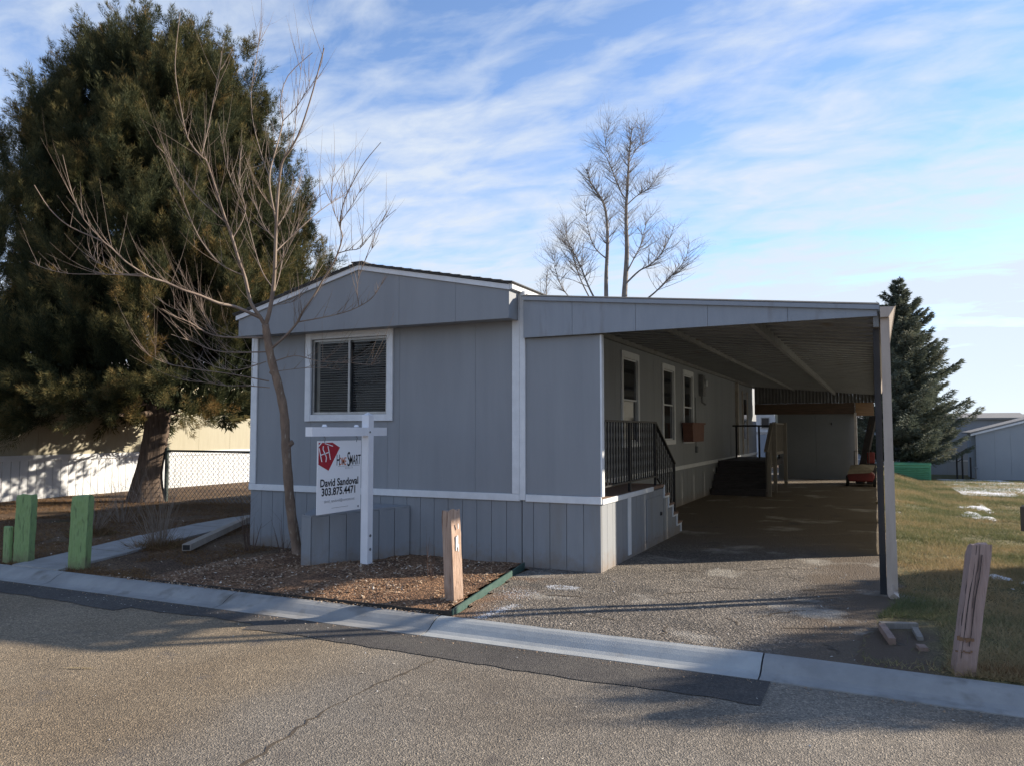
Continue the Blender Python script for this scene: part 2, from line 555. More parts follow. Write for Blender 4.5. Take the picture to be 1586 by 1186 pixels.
def ground_material(name, tones, agg_scale, agg_amt, bump, extra=None, big=0.35, rough=0.95):
    """worn ground: two scales of tone, small aggregate from voronoi cells and a bump"""
    m = bpy.data.materials.new(name)
    m.use_nodes = True
    t = m.node_tree
    L = t.links.new
    b = t.nodes['Principled BSDF']
    b.inputs['Roughness'].default_value = rough
    b.inputs['Specular IOR Level'].default_value = 0.25
    geo = t.nodes.new('ShaderNodeNewGeometry')
    P = geo.outputs['Position']

    def noise(sc, det=6, ro=0.6):
        n = t.nodes.new('ShaderNodeTexNoise')
        n.inputs['Scale'].default_value = sc
        n.inputs['Detail'].default_value = det
        n.inputs['Roughness'].default_value = ro
        L(P, n.inputs['Vector'])
        return n.outputs[0]

    def ramp2(src, stops):
        r = t.nodes.new('ShaderNodeValToRGB')
        e = r.color_ramp.elements
        while len(e) < len(stops):
            e.new(0.5)
        for i, (p, c) in enumerate(stops):
            e[i].position = p
            e[i].color = (*c, 1)
        L(src, r.inputs[0])
        return r.outputs[0]

    def mix(f, a, c, mode='MIX'):
        x = t.nodes.new('ShaderNodeMix')
        x.data_type = 'RGBA'
        x.blend_type = mode
        for s, v in ((0, f), (6, a), (7, c)):
            if isinstance(v, (int, float)):
                x.inputs[s].default_value = v
            elif isinstance(v, tuple):
                x.inputs[s].default_value = (*v, 1)
            else:
                L(v, x.inputs[s])
        return x.outputs[2]

    col = ramp2(noise(big, 7, 0.65), [(0.36, tones[0]), (0.5, tones[1]), (0.64, tones[2])])
    vo = t.nodes.new('ShaderNodeTexVoronoi')
    vo.inputs['Scale'].default_value = agg_scale
    L(P, vo.inputs['Vector'])
    sepc = t.nodes.new('ShaderNodeSeparateColor')
    L(vo.outputs['Color'], sepc.inputs[0])
    g = ramp2(sepc.outputs[0], [(0.0, (0.30, 0.30, 0.30)), (0.45, (0.85, 0.84, 0.82)), (0.85, (1.25, 1.22, 1.16)), (1.0, (2.3, 2.2, 2.05))])
    col = mix(agg_amt, col, mix(1.0, col, g, 'MULTIPLY'))
    fine = ramp2(noise(agg_scale * 0.32, 3, 0.7), [(0.3, (0.72, 0.72, 0.72)), (0.7, (1.22, 1.21, 1.19))])
    col = mix(0.8, col, mix(1.0, col, fine, 'MULTIPLY'))
    if extra:
        col = extra(t, L, P, noise, mix, col)
    L(col, b.inputs['Base Color'])
    bp = t.nodes.new('ShaderNodeBump')
    bp.inputs['Strength'].default_value = bump
    bp.inputs['Distance'].default_value = 0.012
    ad = t.nodes.new('ShaderNodeMath')
    ad.operation = 'ADD'
    L(vo.outputs['Distance'], ad.inputs[0])
    L(noise(agg_scale * 0.4, 4, 0.7), ad.inputs[1])
    L(ad.outputs[0], bp.inputs['Height'])
    L(bp.outputs[0], b.inputs['Normal'])
    MATS[name] = m
    return m


def pos_mask(t, L, P, axis, a, b, wob=None, wob_amt=0.0):
    """0 at coordinate a, 1 at b, edge wobbled by a noise"""
    s = t.nodes.new('ShaderNodeSeparateXYZ')
    L(P, s.inputs[0])
    src = s.outputs[axis]
    if wob is not None:
        mm = t.nodes.new('ShaderNodeMath')
        mm.operation = 'MULTIPLY_ADD'
        L(wob, mm.inputs[0])
        mm.inputs[1].default_value = wob_amt
        L(src, mm.inputs[2])
        src = mm.outputs[0]
    r = t.nodes.new('ShaderNodeMapRange')
    r.interpolation_type = 'SMOOTHSTEP'
    r.inputs[1].default_value = a
    r.inputs[2].default_value = b
    L(src, r.inputs[0])
    return r.outputs[0]


def thresh(t, L, src, a, b):
    r = t.nodes.new('ShaderNodeMapRange')
    r.inputs[1].default_value = a
    r.inputs[2].default_value = b
    L(src, r.inputs[0])
    return r.outputs[0]


def road_extra(t, L, P, noise, mix, col):
    # the tyre-worn, browner lane left of the seam, cooler and greyer to the right of it
    m = pos_mask(t, L, P, 0, -2.6, -3.6, noise(0.8), 1.2)
    col = mix(m, mix(1.0, col, (0.96, 0.98, 1.02), 'MULTIPLY'), mix(1.0, col, (1.06, 0.99, 0.88), 'MULTIPLY'))
    w = thresh(t, L, noise(0.55, 5), 0.42, 0.62)
    col = mix(w, col, mix(1.0, col, (0.80, 0.77, 0.74), 'MULTIPLY'))
    d = thresh(t, L, noise(2.3, 4), 0.62, 0.74)
    col = mix(d, col, (0.13, 0.112, 0.095))
    return col


def drive_extra(t, L, P, noise, mix, col):
    dirt = pos_mask(t, L, P, 0, -2.45, -3.25, noise(2.2), 1.0)
    dirt2 = thresh(t, L, noise(1.3), 0.40, 0.58)
    mm = t.nodes.new('ShaderNodeMath')
    mm.operation = 'MULTIPLY'
    L(dirt, mm.inputs[0])
    L(dirt2, mm.inputs[1])
    col = mix(mm.outputs[0], col, (0.24, 0.135, 0.075))
    right = pos_mask(t, L, P, 0, -0.55, -0.05, noise(2.0), 0.7)
    col = mix(right, col, (0.125, 0.098, 0.074))
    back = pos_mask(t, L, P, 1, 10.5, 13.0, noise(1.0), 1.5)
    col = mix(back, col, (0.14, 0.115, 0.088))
    oil = thresh(t, L, noise(1.7, 3), 0.62, 0.70)
    col = mix(oil, col, (0.095, 0.088, 0.080))
    dust = thresh(t, L, noise(0.9, 5), 0.57, 0.68)
    col = mix(dust, col, (0.33, 0.31, 0.275))
    return col


def lawn_extra(t, L, P, noise, mix, col):
    g = thresh(t, L, noise(0.7, 5), 0.48, 0.64)
    far_ = pos_mask(t, L, P, 1, 7.4, 9.0, noise(1.5), 1.0)
    mm = t.nodes.new('ShaderNodeMath')
    mm.operation = 'MULTIPLY'
    L(g, mm.inputs[0])
    L(far_, mm.inputs[1])
    col = mix(mm.outputs[0], col, (0.110, 0.115, 0.055))
    da = pos_mask(t, L, P, 1, 8.0, 7.3, noise(2.0), 0.8)
    db = pos_mask(t, L, P, 0, 0.75, 0.45, noise(2.5), 0.5)
    m2 = t.nodes.new('ShaderNodeMath')
    m2.operation = 'MULTIPLY'
    L(da, m2.inputs[0])
    L(db, m2.inputs[1])
    return mix(m2.outputs[0], col, (0.115, 0.085, 0.062))


def yard_extra(t, L, P, noise, mix, col):
    g = thresh(t, L, noise(1.1, 5), 0.60, 0.72)
    return mix(g, col, (0.07, 0.065, 0.03))


ground_material('asphalt', [(0.192, 0.170, 0.142), (0.230, 0.202, 0.165), (0.262, 0.228, 0.184)], 105, 0.55, 0.6, road_extra)
ground_material('asphalt_new', [(0.070, 0.066, 0.063), (0.086, 0.080, 0.076), (0.104, 0.097, 0.089)], 120, 0.35, 0.5, None, big=1.2)
ground_material('drive_asphalt', [(0.125, 0.113, 0.102), (0.160, 0.145, 0.130), (0.205, 0.185, 0.164)], 62, 0.85, 1.0, drive_extra, big=0.7)
ground_material('mulch', [(0.125, 0.074, 0.048), (0.19, 0.112, 0.068), (0.255, 0.15, 0.088)], 60, 0.9, 1.0, None, big=1.6)
ground_material('lawn_soil', [(0.115, 0.095, 0.048), (0.155, 0.135, 0.066), (0.195, 0.165, 0.085)], 80, 0.7, 1.0, lawn_extra, big=0.9)
ground_material('yard_soil', [(0.095, 0.062, 0.042), (0.135, 0.090, 0.058), (0.18, 0.125, 0.080)], 70, 0.8, 1.0, yard_extra, big=0.8)

splash('skirt_paint', (0.20, 0.15, 0.11), 0.22)
splash('green_post', (0.16, 0.12, 0.08), 0.16)
splash('tan_post', (0.20, 0.13, 0.085), 0.20)
splash('pink_post', (0.19, 0.125, 0.085), 0.20)
sm_ = bpy.data.materials.new('added_screen_sheet')  # sheet of the added screen, lets sunlight through to brighten the carport
sm_.use_nodes = True
st_ = sm_.node_tree
sb_ = st_.nodes['Principled BSDF']
sb_.inputs['Base Color'].default_value = (0.40, 0.40, 0.37, 1)
sb_.inputs['Roughness'].default_value = 0.6
stl = st_.nodes.new('ShaderNodeBsdfTranslucent')
stl.inputs[0].default_value = (0.40, 0.40, 0.36, 1)
smx = st_.nodes.new('ShaderNodeMixShader')
smx.inputs[0].default_value = 0.38
st_.links.new(sb_.outputs[0], smx.inputs[1])
st_.links.new(stl.outputs[0], smx.inputs[2])
st_.links.new(smx.outputs[0], st_.nodes['Material Output'].inputs[0])
MATS['added_screen_sheet'] = sm_

# ------------------------------------------------------------------ the setting
ROAD_Z = -0.10
HY = 8.52            # front plane of the home
HX0, HX1 = -8.13, -3.86
FLOOR = 0.82


def lawn_z(X, Y):
    return -0.0155 * np.maximum(Y - 9.0, 0) * np.clip((X - 0.25) / 1.2, 0, 1)


def flat(z):
    return lambda X, Y: np.full(X.shape, z, float)


tag(grid_sheet('ground', np.linspace(-900, 900, 7), np.linspace(-500, 1500, 7), flat(-1.6), 'yard_soil'), kind='structure')
tag(MB().add([(-150, -40, ROAD_Z), (150, -40, ROAD_Z), (150, 5.70, ROAD_Z), (-150, 5.70, ROAD_Z)], [(0, 1, 2, 3)]).build('road', 'asphalt', pos=(0, 0, ROAD_Z)), kind='structure')
# dark strip of newer asphalt along the gutter
pe = []
xs = np.arange(-14, -0.68, 0.05)
for x in xs:
    pe.append((x, 5.23 + 0.16 * (fbm(x * 0.8, 1.0, 3) - 0.5) + 0.07 * (fbm(x * 5.0, 2.0, 5) - 0.5) + (0.17 if -6.6 < x < -5.0 else 0.0) - 0.012 * (x + 8)))
mb = MB()
for i in range(len(pe) - 1):
    (xa, ya), (xb, yb) = pe[i], pe[i + 1]
    mb.add([(xa, ya, ROAD_Z + 0.005), (xb, yb, ROAD_Z + 0.005), (xb, 5.70, ROAD_Z + 0.005), (xa, 5.70, ROAD_Z + 0.005)], [(0, 1, 2, 3)])
tag(mb.build('road_patch', 'asphalt_new', pos=(0, 0, ROAD_Z)), kind='structure')
# seam crack across the road
mb = MB()
cp = [(-2.95, 2.6), (-2.98, 3.12), (-3.09, 3.7), (-3.12, 4.31), (-3.07, 4.8), (-3.05, 5.2)]
cpts = []
for (a, b) in zip(cp[:-1], cp[1:]):
    for k in range(10):
        t = k / 10
        cpts.append((a[0] + (b[0] - a[0]) * t + random.uniform(-.022, .022), a[1] + (b[1] - a[1]) * t))
for i in range(len(cpts) - 1):
    (xa, ya), (xb, yb) = cpts[i], cpts[i + 1]
    wa, wb = [0.002 + 0.020 * fbm(q[1] * 4, 0, 9) ** 2.5 for q in (cpts[i], cpts[i + 1])]
    mb.add([(xa - wa, ya, ROAD_Z + .003), (xa + wa, ya, ROAD_Z + .003), (xb + wb, yb, ROAD_Z + .003), (xb - wb, yb, ROAD_Z + .003)], [(0, 1, 2, 3)])
tag(mb.build('road_crack', 'crack_fill', pos=(0, 0, ROAD_Z)), kind='structure')

# rolled kerb and gutter, cast in slabs
kerb = tag(put(bpy.data.objects.new('kerb', None), None, (0, 5.7, ROAD_Z)), kind='structure')
joints = [-40, -31, -25, -19.5, -14.6, -11.6, -8.45, -5.85, -3.50, -0.78, 2.1, 5.2, 8.3, 14, 22, 40]
prof = [(5.66, -0.22), (5.66, -0.092), (5.745, -0.086), (5.79, -0.072), (5.84, -0.042), (5.89, -0.016), (5.93, -0.003), (5.985, 0.004), (5.985, -0.22)]
for i in range(len(joints) - 1):
    a, b = joints[i] + 0.006, joints[i + 1] - 0.006
    mb = MB()
    n = max(2, int((b - a) / 0.25))
    prev = None
    P = len(prof)
    rows = []
    for k in range(n + 1):
        x = a + (b - a) * k / n
        dz = 0.006 * (fbm(x * 1.3, 0, 4) - 0.5)
        wy = 0.010 * (fbm(x * 2.3, 5, 4) - 0.5)
        dy = -0.06 * max(0, min(1, (x + 0.8) / 1.6))     # the kerb drifts a little towards the road on the right
        rows.append([(x, y + wy + dy, z + (dz if z > -0.2 else 0)) for y, z in prof])
    vs = [p for r in rows for p in r]
    fs = [tuple(range(P)), tuple(range(n * P, n * P + P))[::-1]]
    for k in range(n):
        for j in range(P):
            q = (j + 1) % P
            fs.append((k * P + j, (k + 1) * P + j, (k + 1) * P + q, k * P + q))
    mb.add(vs, fs)
    mb.build('kerb_slab', 'concrete_pale' if joints[i] == -3.50 else 'concrete', kerb)  # one slab paler than the rest

# yard soil, left and behind, down to the dirt edge of the road
yx = np.concatenate([[-160, -80, -45, -30], np.arange(-22, -3.0, 0.22), [-2.5, -0.9, 0.4, 1.0, 1.6, 20, 60, 160]])
yy = np.concatenate([np.arange(5.97, 15, 0.22), [16, 18, 21, 25, 30, 40, 60, 100, 180]])


def yard_z(X, Y):
    h = 0.05 * (fbm(X * 0.9, Y * 0.9, 11) - 0.45) + 0.018 * (fbm(X * 4, Y * 4, 12) - 0.5)
    m = np.clip((-3.9 - X) / 1.0, 0, 1) * np.clip((Y - 6.0) / 0.5, 0, 1)
    far = np.clip((X + 1.0) / 2, 0, 1)
    return -0.012 + h * m * np.clip((X + 30) / 8, 0, 1) - far * (0.30 + 0.0155 * np.maximum(Y - 9, 0)) - 0.010 * np.maximum(Y - 45, 0)


tag(grid_sheet('yard_ground', yx, yy, yard_z, 'yard_soil'), kind='structure')
# raised planting bed in front of the home
bx_ = np.arange(-7.6, -3.42, 0.06)
by_ = np.arange(6.05, 8.62, 0.06)


def bed_z(X, Y):
    e = np.clip((Y - 6.02) / 0.35, 0, 1)
    l = np.clip((X + 7.6) / 0.9, 0, 1)
    return 0.004 + l * (0.004 + 0.03 * e + 0.05 * e * (fbm(X * 1.6, Y * 1.6, 21) - 0.4) + 0.03 * (fbm(X * 6, Y * 6, 22) - 0.5)) - 0.03 * (1 - l)


def bed_keep(x, y):
    return x < -3.46 - 0.165 * (y - 6.0)


tag(grid_sheet('planting_bed', bx_, by_, bed_z, 'mulch', bed_keep), kind='structure')
# driveway
dx = np.concatenate([np.arange(-3.9, 0.42, 0.1)])
dy_ = np.concatenate([np.arange(5.975, 13, 0.15), np.arange(13, 33, 0.6)])


def drive_z(X, Y):
    return 0.002 + 0.02 * (fbm(X * 1.1, Y * 1.1, 31) - 0.5) * np.clip((Y - 5.98) * 2, 0, 1) + 0.006 * (fbm(X * 6, Y * 6, 32) - 0.5)


def drive_keep(x, y):
    return x > -3.40 - 0.165 * (y - 6.0) + 0.03 or y > 8.5


def drive_keep2(x, y):
    return drive_keep(x, y)


tag(grid_sheet('driveway', dx, dy_, drive_z, 'drive_asphalt', drive_keep2), kind='structure')
# lawn on the right
lx = np.concatenate([np.arange(-0.55, 0.7, 0.05), np.arange(0.7, 3.0, 0.15), [3.5, 4.5, 6, 9, 14, 25, 60]])
ly = np.concatenate([np.arange(5.89, 12, 0.09), np.arange(12, 48, 1.5), [55, 70, 110]])


def lawn_edge(Y):
    return 0.03 + 0.34 * (fbm(Y * 1.1, 3.0 + 0 * Y, 33) - 0.5) - 0.20 * np.clip((7.9 - Y) / 0.5, 0, 1)


def lawn_surf(X, Y):
    e = np.clip((X - lawn_edge(Y) + 0.14 * (fbm(X * 7, Y * 7, 44) - .5) + 0.10) / 0.20, 0, 1) * np.clip((Y - 5.90) / 0.10, 0, 1)
    k = 1 - np.clip((Y - 12) / 10, 0, 1)
    return lawn_z(X, Y) - 0.030 + e * 0.045 + (0.05 * (fbm(X * 1.3, Y * 1.3, 41) - 0.5) + 0.015 * (fbm(X * 6, Y * 6, 42) - 0.5)) * k * e * np.clip((Y - 5.93) * 3, 0, 1) - 0.002 * np.maximum(Y - 46, 0)


tag(grid_sheet('lawn', lx, ly, lawn_surf, 'lawn_soil'), kind='structure')
mb = MB()
rk = random.Random(15)
for (cx_, cy_, ang, ln_, wd) in ((-2.75, 7.25, 0.25, .55, .016), (-1.75, 7.9, 1.0, .8, .010), (-1.35, 8.3, 0.3, .7, .010), (-0.75, 7.35, .9, .7, .018), (-0.55, 6.85, .4, .45, .020), (-1.15, 6.9, 2.3, .5, .010),
                                 (-2.0, 9.0, .2, .9, .010), (-.6, 8.55, .5, .3, .05), (-1.0, 9.6, .4, 1.2, .012), (-2.2, 6.5, .1, .7, .008), (-1.55, 6.35, 1.5, .5, .009), (-.35, 6.35, 2.0, .35, .022), (-.9, 9.15, 2.4, .6, .010)):
    n_ = 16
    x_, y_ = cx_ - cos(ang) * ln_ / 2, cy_ - sin(ang) * ln_ / 2
    pts_ = []
    for i in range(n_ + 1):
        pts_.append((x_, y_, wd * (0.15 + 0.85 * sin(pi * i / n_)) * rk.uniform(.35, 1.1)))
        aa_ = ang + rk.uniform(-.9, .9)
        x_ += cos(aa_) * ln_ / n_
        y_ += sin(aa_) * ln_ / n_
    for (p, q) in zip(pts_[:-1], pts_[1:]):
        za, zb = [float(drive_z(np.array([w_[0]]), np.array([w_[1]]))[0]) + .0035 for w_ in (p, q)]
        nx_, ny_ = -(q[1] - p[1]), q[0] - p[0]
        l_ = math.hypot(nx_, ny_) or 1
        nx_, ny_ = nx_ / l_, ny_ / l_
        mb.add([(p[0] - nx_ * p[2], p[1] - ny_ * p[2], za), (q[0] - nx_ * q[2], q[1] - ny_ * q[2], zb), (q[0] + nx_ * q[2], q[1] + ny_ * q[2], zb), (p[0] + nx_ * p[2], p[1] + ny_ * p[2], za)], [(0, 1, 2, 3)])
tag(mb.build('driveway_cracks', 'crack_fill', pos=(0, 0, 0)), kind='structure')
# concrete path from the kerb to the left yard, cast in slabs
path = tag(put(bpy.data.objects.new('path', None), None, (-9.5, 8, 0)), kind='structure')
pc = [(-9.02, 5.97), (-9.40, 7.2), (-9.85, 8.45), (-10.2, 9.7), (-10.42, 10.95), (-10.5, 12.3)]
for i in range(len(pc) - 1):
    (xa, ya), (xb, yb) = pc[i], pc[i + 1]
    w = 0.42
    ya += 0.012
    MB().prism([(xa - w, ya), (xa + w, ya), (xb + w, yb), (xb - w, yb)], 'z', -0.08, 0.016 + 0.006 * (i % 2)).build('path_slab', 'walk_concrete', path)

# ------------------------------------------------------------------ the mobile home
home = thing('mobile_home', (-6.0, 18.6, 0), 'long grey mobile home with white trim and blinds in its front window', 'mobile home')
HEND = 28.7
SK = FLOOR - 0.02
box_part('wall_core', 'backing', home, HX0 + 0.03, HX1 - 0.03, HY + 0.46, HEND - 0.03, 0.0, 3.22)
for (a, b, c, d) in ((HX0 + .03, -7.08, 0, 3.22), (-5.79, HX1 - .03, 0, 3.22), (-7.08, -5.79, 0, 1.822), (-7.08, -5.79, 2.878, 3.22)):
    box_part('wall_core', 'backing', home, a, b, HY + 0.031, HY + 0.459, c, d)
# front wall sheets with their seams, around the window opening
WX0, WX1, WZ0, WZ1 = -7.07, -5.80, 1.83, 2.87
GT = 3.02
seams = [HX0 + 0.0, -6.84, -5.62, -4.50, HX1]


def front_sheet(x0, x1, z0, z1):
    piece('wall_panel', (x1 - x0 - 0.003, 0.03, z1 - z0), 'siding', home, (x0 + 0.0015, HY, z0))


for a, b in zip(seams[:-1], seams[1:]):
    if b <= WX0 or a >= WX1:
        front_sheet(a, b, FLOOR + 0.03, GT)
    else:
        lo, hi = max(a, WX0), min(b, WX1)
        if a < WX0:
            front_sheet(a, WX0, FLOOR + 0.03, GT)
        if b > WX1:
            front_sheet(WX1, b, FLOOR + 0.03, GT)
        front_sheet(lo, hi, FLOOR + 0.03, WZ0)
        front_sheet(lo, hi, WZ1, GT)
# skirt boards
x = HX0
while x < HX1 - 0.05:
    w = min(0.203, HX1 - x)
    piece('skirt_panel', (w - 0.006, 0.03, SK + 0.10), 'skirt_paint', home, (x + 0.003, HY, -0.10))
    x += 0.203
# belt trim and corner boards
box_part('belt_trim', 'white_trim', home, HX0 - 0.02, HX1 - 0.02, HY - 0.028, HY - 0.001, FLOOR - 0.045, FLOOR + 0.04, 0.004)
box_part('corner_trim', 'white_trim', home, HX0 - 0.012, HX0 + 0.10, HY - 0.026, HY - 0.001, FLOOR + 0.042, GT + 0.05, 0.004)
box_part('corner_trim', 'white_trim', home, HX1 - 0.125, HX1 - 0.022, HY - 0.030, HY - 0.001, FLOOR + 0.042, 3.30, 0.004)
box_part('corner_trim', 'white_trim', home, HX1 - 0.018, HX1 + 0.052, HY - 0.040, HY - 0.006, FLOOR - 0.03, 3.30, 0.004)
# gable box that projects over the front wall
GY = 8.22
GXL, GXR = -8.13, -3.90
RX = -6.06            # ridge


def roof_z(x):
    return 3.76 - (abs(x - RX) * ((3.76 - 3.22) / (RX - GXL) if x < RX else (3.76 - 3.33) / (GXR - RX)))


g_seams = [GXL, -7.45, -5.05 - 0.0, -4.56, GXR]
g_seams = [GXL, RX - 1.05, RX + 0.62 - 0.0, -4.62, GXR]
for a, b in zip(g_seams[:-1], g_seams[1:]):
    poly = [(a + .0015, 2.94), (b - .0015, 2.94), (b - .0015, roof_z(b))]
    if a < RX < b:
        poly.append((RX, roof_z(RX)))
    poly.append((a + .0015, roof_z(a)))
    MB().prism(poly, 'y', GY, GY + 0.025).build('gable_panel', 'siding', home)
poly = [(GXL + .01, 2.95), (GXR - .02, 2.95), (GXR - .02, roof_z(GXR) - .02), (RX, roof_z(RX) - .02), (GXL + .01, roof_z(GXL) - .02)]
MB().prism(poly, 'y', GY + 0.026, HY + 0.05).build('gable_core', 'siding', home)
MB().box(GXR - 0.018, GXR + 0.004, GY + 0.002, HY - 0.045, 2.942, roof_z(GXR) - 0.004).build('gable_end', 'siding', home)
# rake boards
for (xa, xb) in ((GXL - 0.03, RX), (RX, GXR + 0.02)):
    za, zb = roof_z(max(xa, GXL)), roof_z(min(xb, GXR))
    MB().prism([(xa, za - 0.055), (xb, zb - 0.055), (xb, zb + 0.006), (xa, za + 0.006)], 'y', GY - 0.028, GY - 0.003).build('rake_board', 'white_trim', home)
# side eave board on the right, running back
MB().box(GXR + 0.006, GXR + 0.055, GY - 0.02, HEND, roof_z(GXR) - 0.045, roof_z(GXR) + 0.02).build('eave_board', 'white_trim', home)
# shingle roof in overlapping courses
roof = MB().prism([(GXL - 0.05, roof_z(GXL) + 0.008), (RX, 3.768), (GXR + 0.06, roof_z(GXR) + 0.008), (GXR + 0.06, roof_z(GXR) + 0.024), (RX, 3.784), (GXL - 0.05, roof_z(GXL) + 0.024)], 'y', GY - 0.05, HEND + 0.15).build('roof', 'shingle', home)
for side in (-1, 1):
    xe = GXL - 0.06 if side < 0 else GXR + 0.075
    ze = (roof_z(GXL) if side < 0 else roof_z(GXR)) + 0.022
    n = 16
    for k in range(n):
        ta, tb = k / n, min(1, (k + 1.12) / n)
        xa, xb = xe + (RX - xe) * ta, xe + (RX - xe) * tb
        za, zb = ze + (3.787 - ze) * ta, ze + (3.787 - ze) * tb
        y0 = GY - 0.055 - random.uniform(0, 0.012)
        MB().add([(xa, y0, za + .016), (xb, y0, zb + .004), (xb, HEND + .15, zb + .004), (xa, HEND + .15, za + .016), (xa, y0, za + .002), (xb, y0, zb - .001), (xb, HEND + .15, zb - .001), (xa, HEND + .15, za + .002)],
                 [(0, 1, 2, 3), (7, 6, 5, 4), (0, 4, 5, 1), (3, 2, 6, 7), (0, 3, 7, 4), (1, 5, 6, 2)]).build('shingle_course', 'shingle', roof)
MB().box(RX - 0.09, RX + 0.09, GY - 0.058, HEND + 0.15, 3.792, 3.806).build('ridge_cap', 'shingle', roof)

# side wall (right) sheets, belt and skirt
SX = HX1
side_open = [(12.60, 13.50, 1.42, 2.86), (15.34, 16.24, 1.42, 2.86), (17.18, 18.08, 1.42, 2.86), (25.6, 26.5, FLOOR + 0.03, 2.80)]
y = HY + 0.06
while y < HEND - 0.1:
    y2 = min(y + 1.22, HEND)
    cuts = [o for o in side_open if o[0] < y2 and o[1] > y]

    def side_sheet(a, b, z0, z1):
        if b - a > 0.02 and z1 - z0 > 0.02:
            piece('wall_panel', (0.03, b - a - 0.004, z1 - z0), 'siding', home, (SX - 0.03, a + 0.002, z0))
    pos_ = y
    for o in cuts:
        a, b = max(o[0], y), min(o[1], y2)
        side_sheet(pos_, a, FLOOR + 0.03, 3.26)
        side_sheet(a, b, FLOOR + 0.03, o[2])
        side_sheet(a, b, o[3], 3.26)
        pos_ = b
    side_sheet(pos_, y2, FLOOR + 0.03, 3.26)
    y = y2
y = HY + 0.06
while y < HEND - 0.05:
    w = min(0.406, HEND - y)
    piece('skirt_panel', (0.03, w - 0.006, SK + 0.10), 'skirt_paint', home, (SX - 0.03, y + 0.003, -0.10))
    y += 0.406
box_part('belt_trim', 'white_trim', home, SX + 0.001, SX + 0.026, HY + 0.1, HEND, FLOOR - 0.045, FLOOR + 0.04, 0.004)

# front window with two sliding sashes and blinds
win = MB().box(WX0 - 0.085, WX0 + 0.005, HY - 0.032, HY - 0.002, WZ0 - 0.085, WZ1 + 0.085).build('window', 'white_trim', home, pos=(WX0, HY, WZ0))
for a, b, c, d in ((WX1 - 0.005, WX1 + 0.085, WZ0 - 0.085, WZ1 + 0.085),):
    MB().box(a, b, HY - 0.032, HY - 0.002, c, d).build('trim_board', 'white_trim', win, bevel=0.003)
MB().box(WX0 + 0.0065, WX1 - 0.0065, HY - 0.030, HY - 0.002, WZ0 - 0.085, WZ0 + 0.004).build('trim_board', 'white_trim', win, bevel=0.003)
MB().box(WX0 + 0.0065, WX1 - 0.0065, HY - 0.030, HY - 0.002, WZ1 - 0.004, WZ1 + 0.085).build('trim_board', 'white_trim', win, bevel=0.003)
MB().box(WX0 - .1, WX1 + .1, HY + 0.42, HY + 0.43, WZ0 - .1, WZ1 + .1).build('room_back', 'room_dark', win)
for a, b, yo in ((WX0 + 0.008, (WX0 + WX1) / 2 + 0.02, 0.012), ((WX0 + WX1) / 2 - 0.015, WX1 - 0.008, 0.0)):
    ya, yb = HY + 0.004 + yo, HY + 0.026 + yo
    z0, z1 = WZ0 + 0.008, WZ1 - 0.008
    t = 0.030
    sash = MB().box(a, a + t, ya, yb, z0, z1).box(b - t, b, ya, yb, z0, z1).box(a + t, b - t, ya, yb, z0, z0 + t).box(a + t, b - t, ya, yb, z1 - t, z1)
    sash.build('sash', 'alu', win)
# clear pane: glossy dielectric sheet over the blinds
pm = bpy.data.materials.new('pane_glass')
pm.use_nodes = True
pt = pm.node_tree
pb = pt.nodes['Principled BSDF']
pt.nodes.remove(pb)
gl = pt.nodes.new('ShaderNodeBsdfGlossy')
gl.inputs['Roughness'].default_value = 0.03
trn = pt.nodes.new('ShaderNodeBsdfTransparent')
trn.inputs[0].default_value = (0.80, 0.84, 0.86, 1)
fr = pt.nodes.new('ShaderNodeFresnel')
fr.inputs[0].default_value = 1.28
mxs = pt.nodes.new('ShaderNodeMixShader')
pt.links.new(fr.outputs[0], mxs.inputs[0])
pt.links.new(trn.outputs[0], mxs.inputs[1])
pt.links.new(gl.outputs[0], mxs.inputs[2])
pt.links.new(mxs.outputs[0], pt.nodes['Material Output'].inputs[0])
MATS['pane_glass'] = pm
mid = (WX0 + WX1) / 2
for pa_, pb_x, py3 in ((WX0 + 0.036, mid - 0.008, HY + 0.027), (mid + 0.014, WX1 - 0.036, HY + 0.013)):
    MB().add([(pa_, py3, WZ0 + .036), (pb_x, py3, WZ0 + .036), (pb_x, py3, WZ1 - .036), (pa_, py3, WZ1 - .036)], [(0, 1, 2, 3)]).build('pane', 'pane_glass', win)
SLAT = {}
for a, b in ((WX0 + 0.10, mid - 0.02), (mid + 0.03, WX1 - 0.03)):
    key = round(b - a, 3)
    if key not in SLAT:
        w = b - a
        SLAT[key] = MB().add([(0, 0, 0.004), (w, 0, 0.004), (w, 0.012, 0.0075), (0, 0.012, 0.0075), (0, 0.023, 0.004), (w, 0.023, 0.004), (0, 0.0, 0.003), (w, 0, 0.003)],
                             [(0, 1, 2, 3), (3, 2, 5, 4), (6, 7, 1, 0)]).mesh('blind_slat', 'blind')
    k = 0
    z = WZ0 + 0.05
    while z < WZ1 - 0.07:
        o = put(bpy.data.objects.new('blind_slat', SLAT[key]), win, (a, HY + 0.055, z + random.uniform(-.0012, .0012)))
        o.rotation_euler = (radians(-14 + random.uniform(-3, 3)), 0, radians(0))
        z += 0.033
MB().box(WX0 + 0.09, WX1 - 0.02, HY + 0.05, HY + 0.085, WZ1 - 0.06, WZ1 - 0.03).build('blind_rail', 'blind', win)
MB().box(WX0 + 0.035, WX0 + 0.085, HY + 0.08, HY + 0.09, WZ0 + 0.03, WZ1 - 0.03).build('curtain', 'old_white', win)

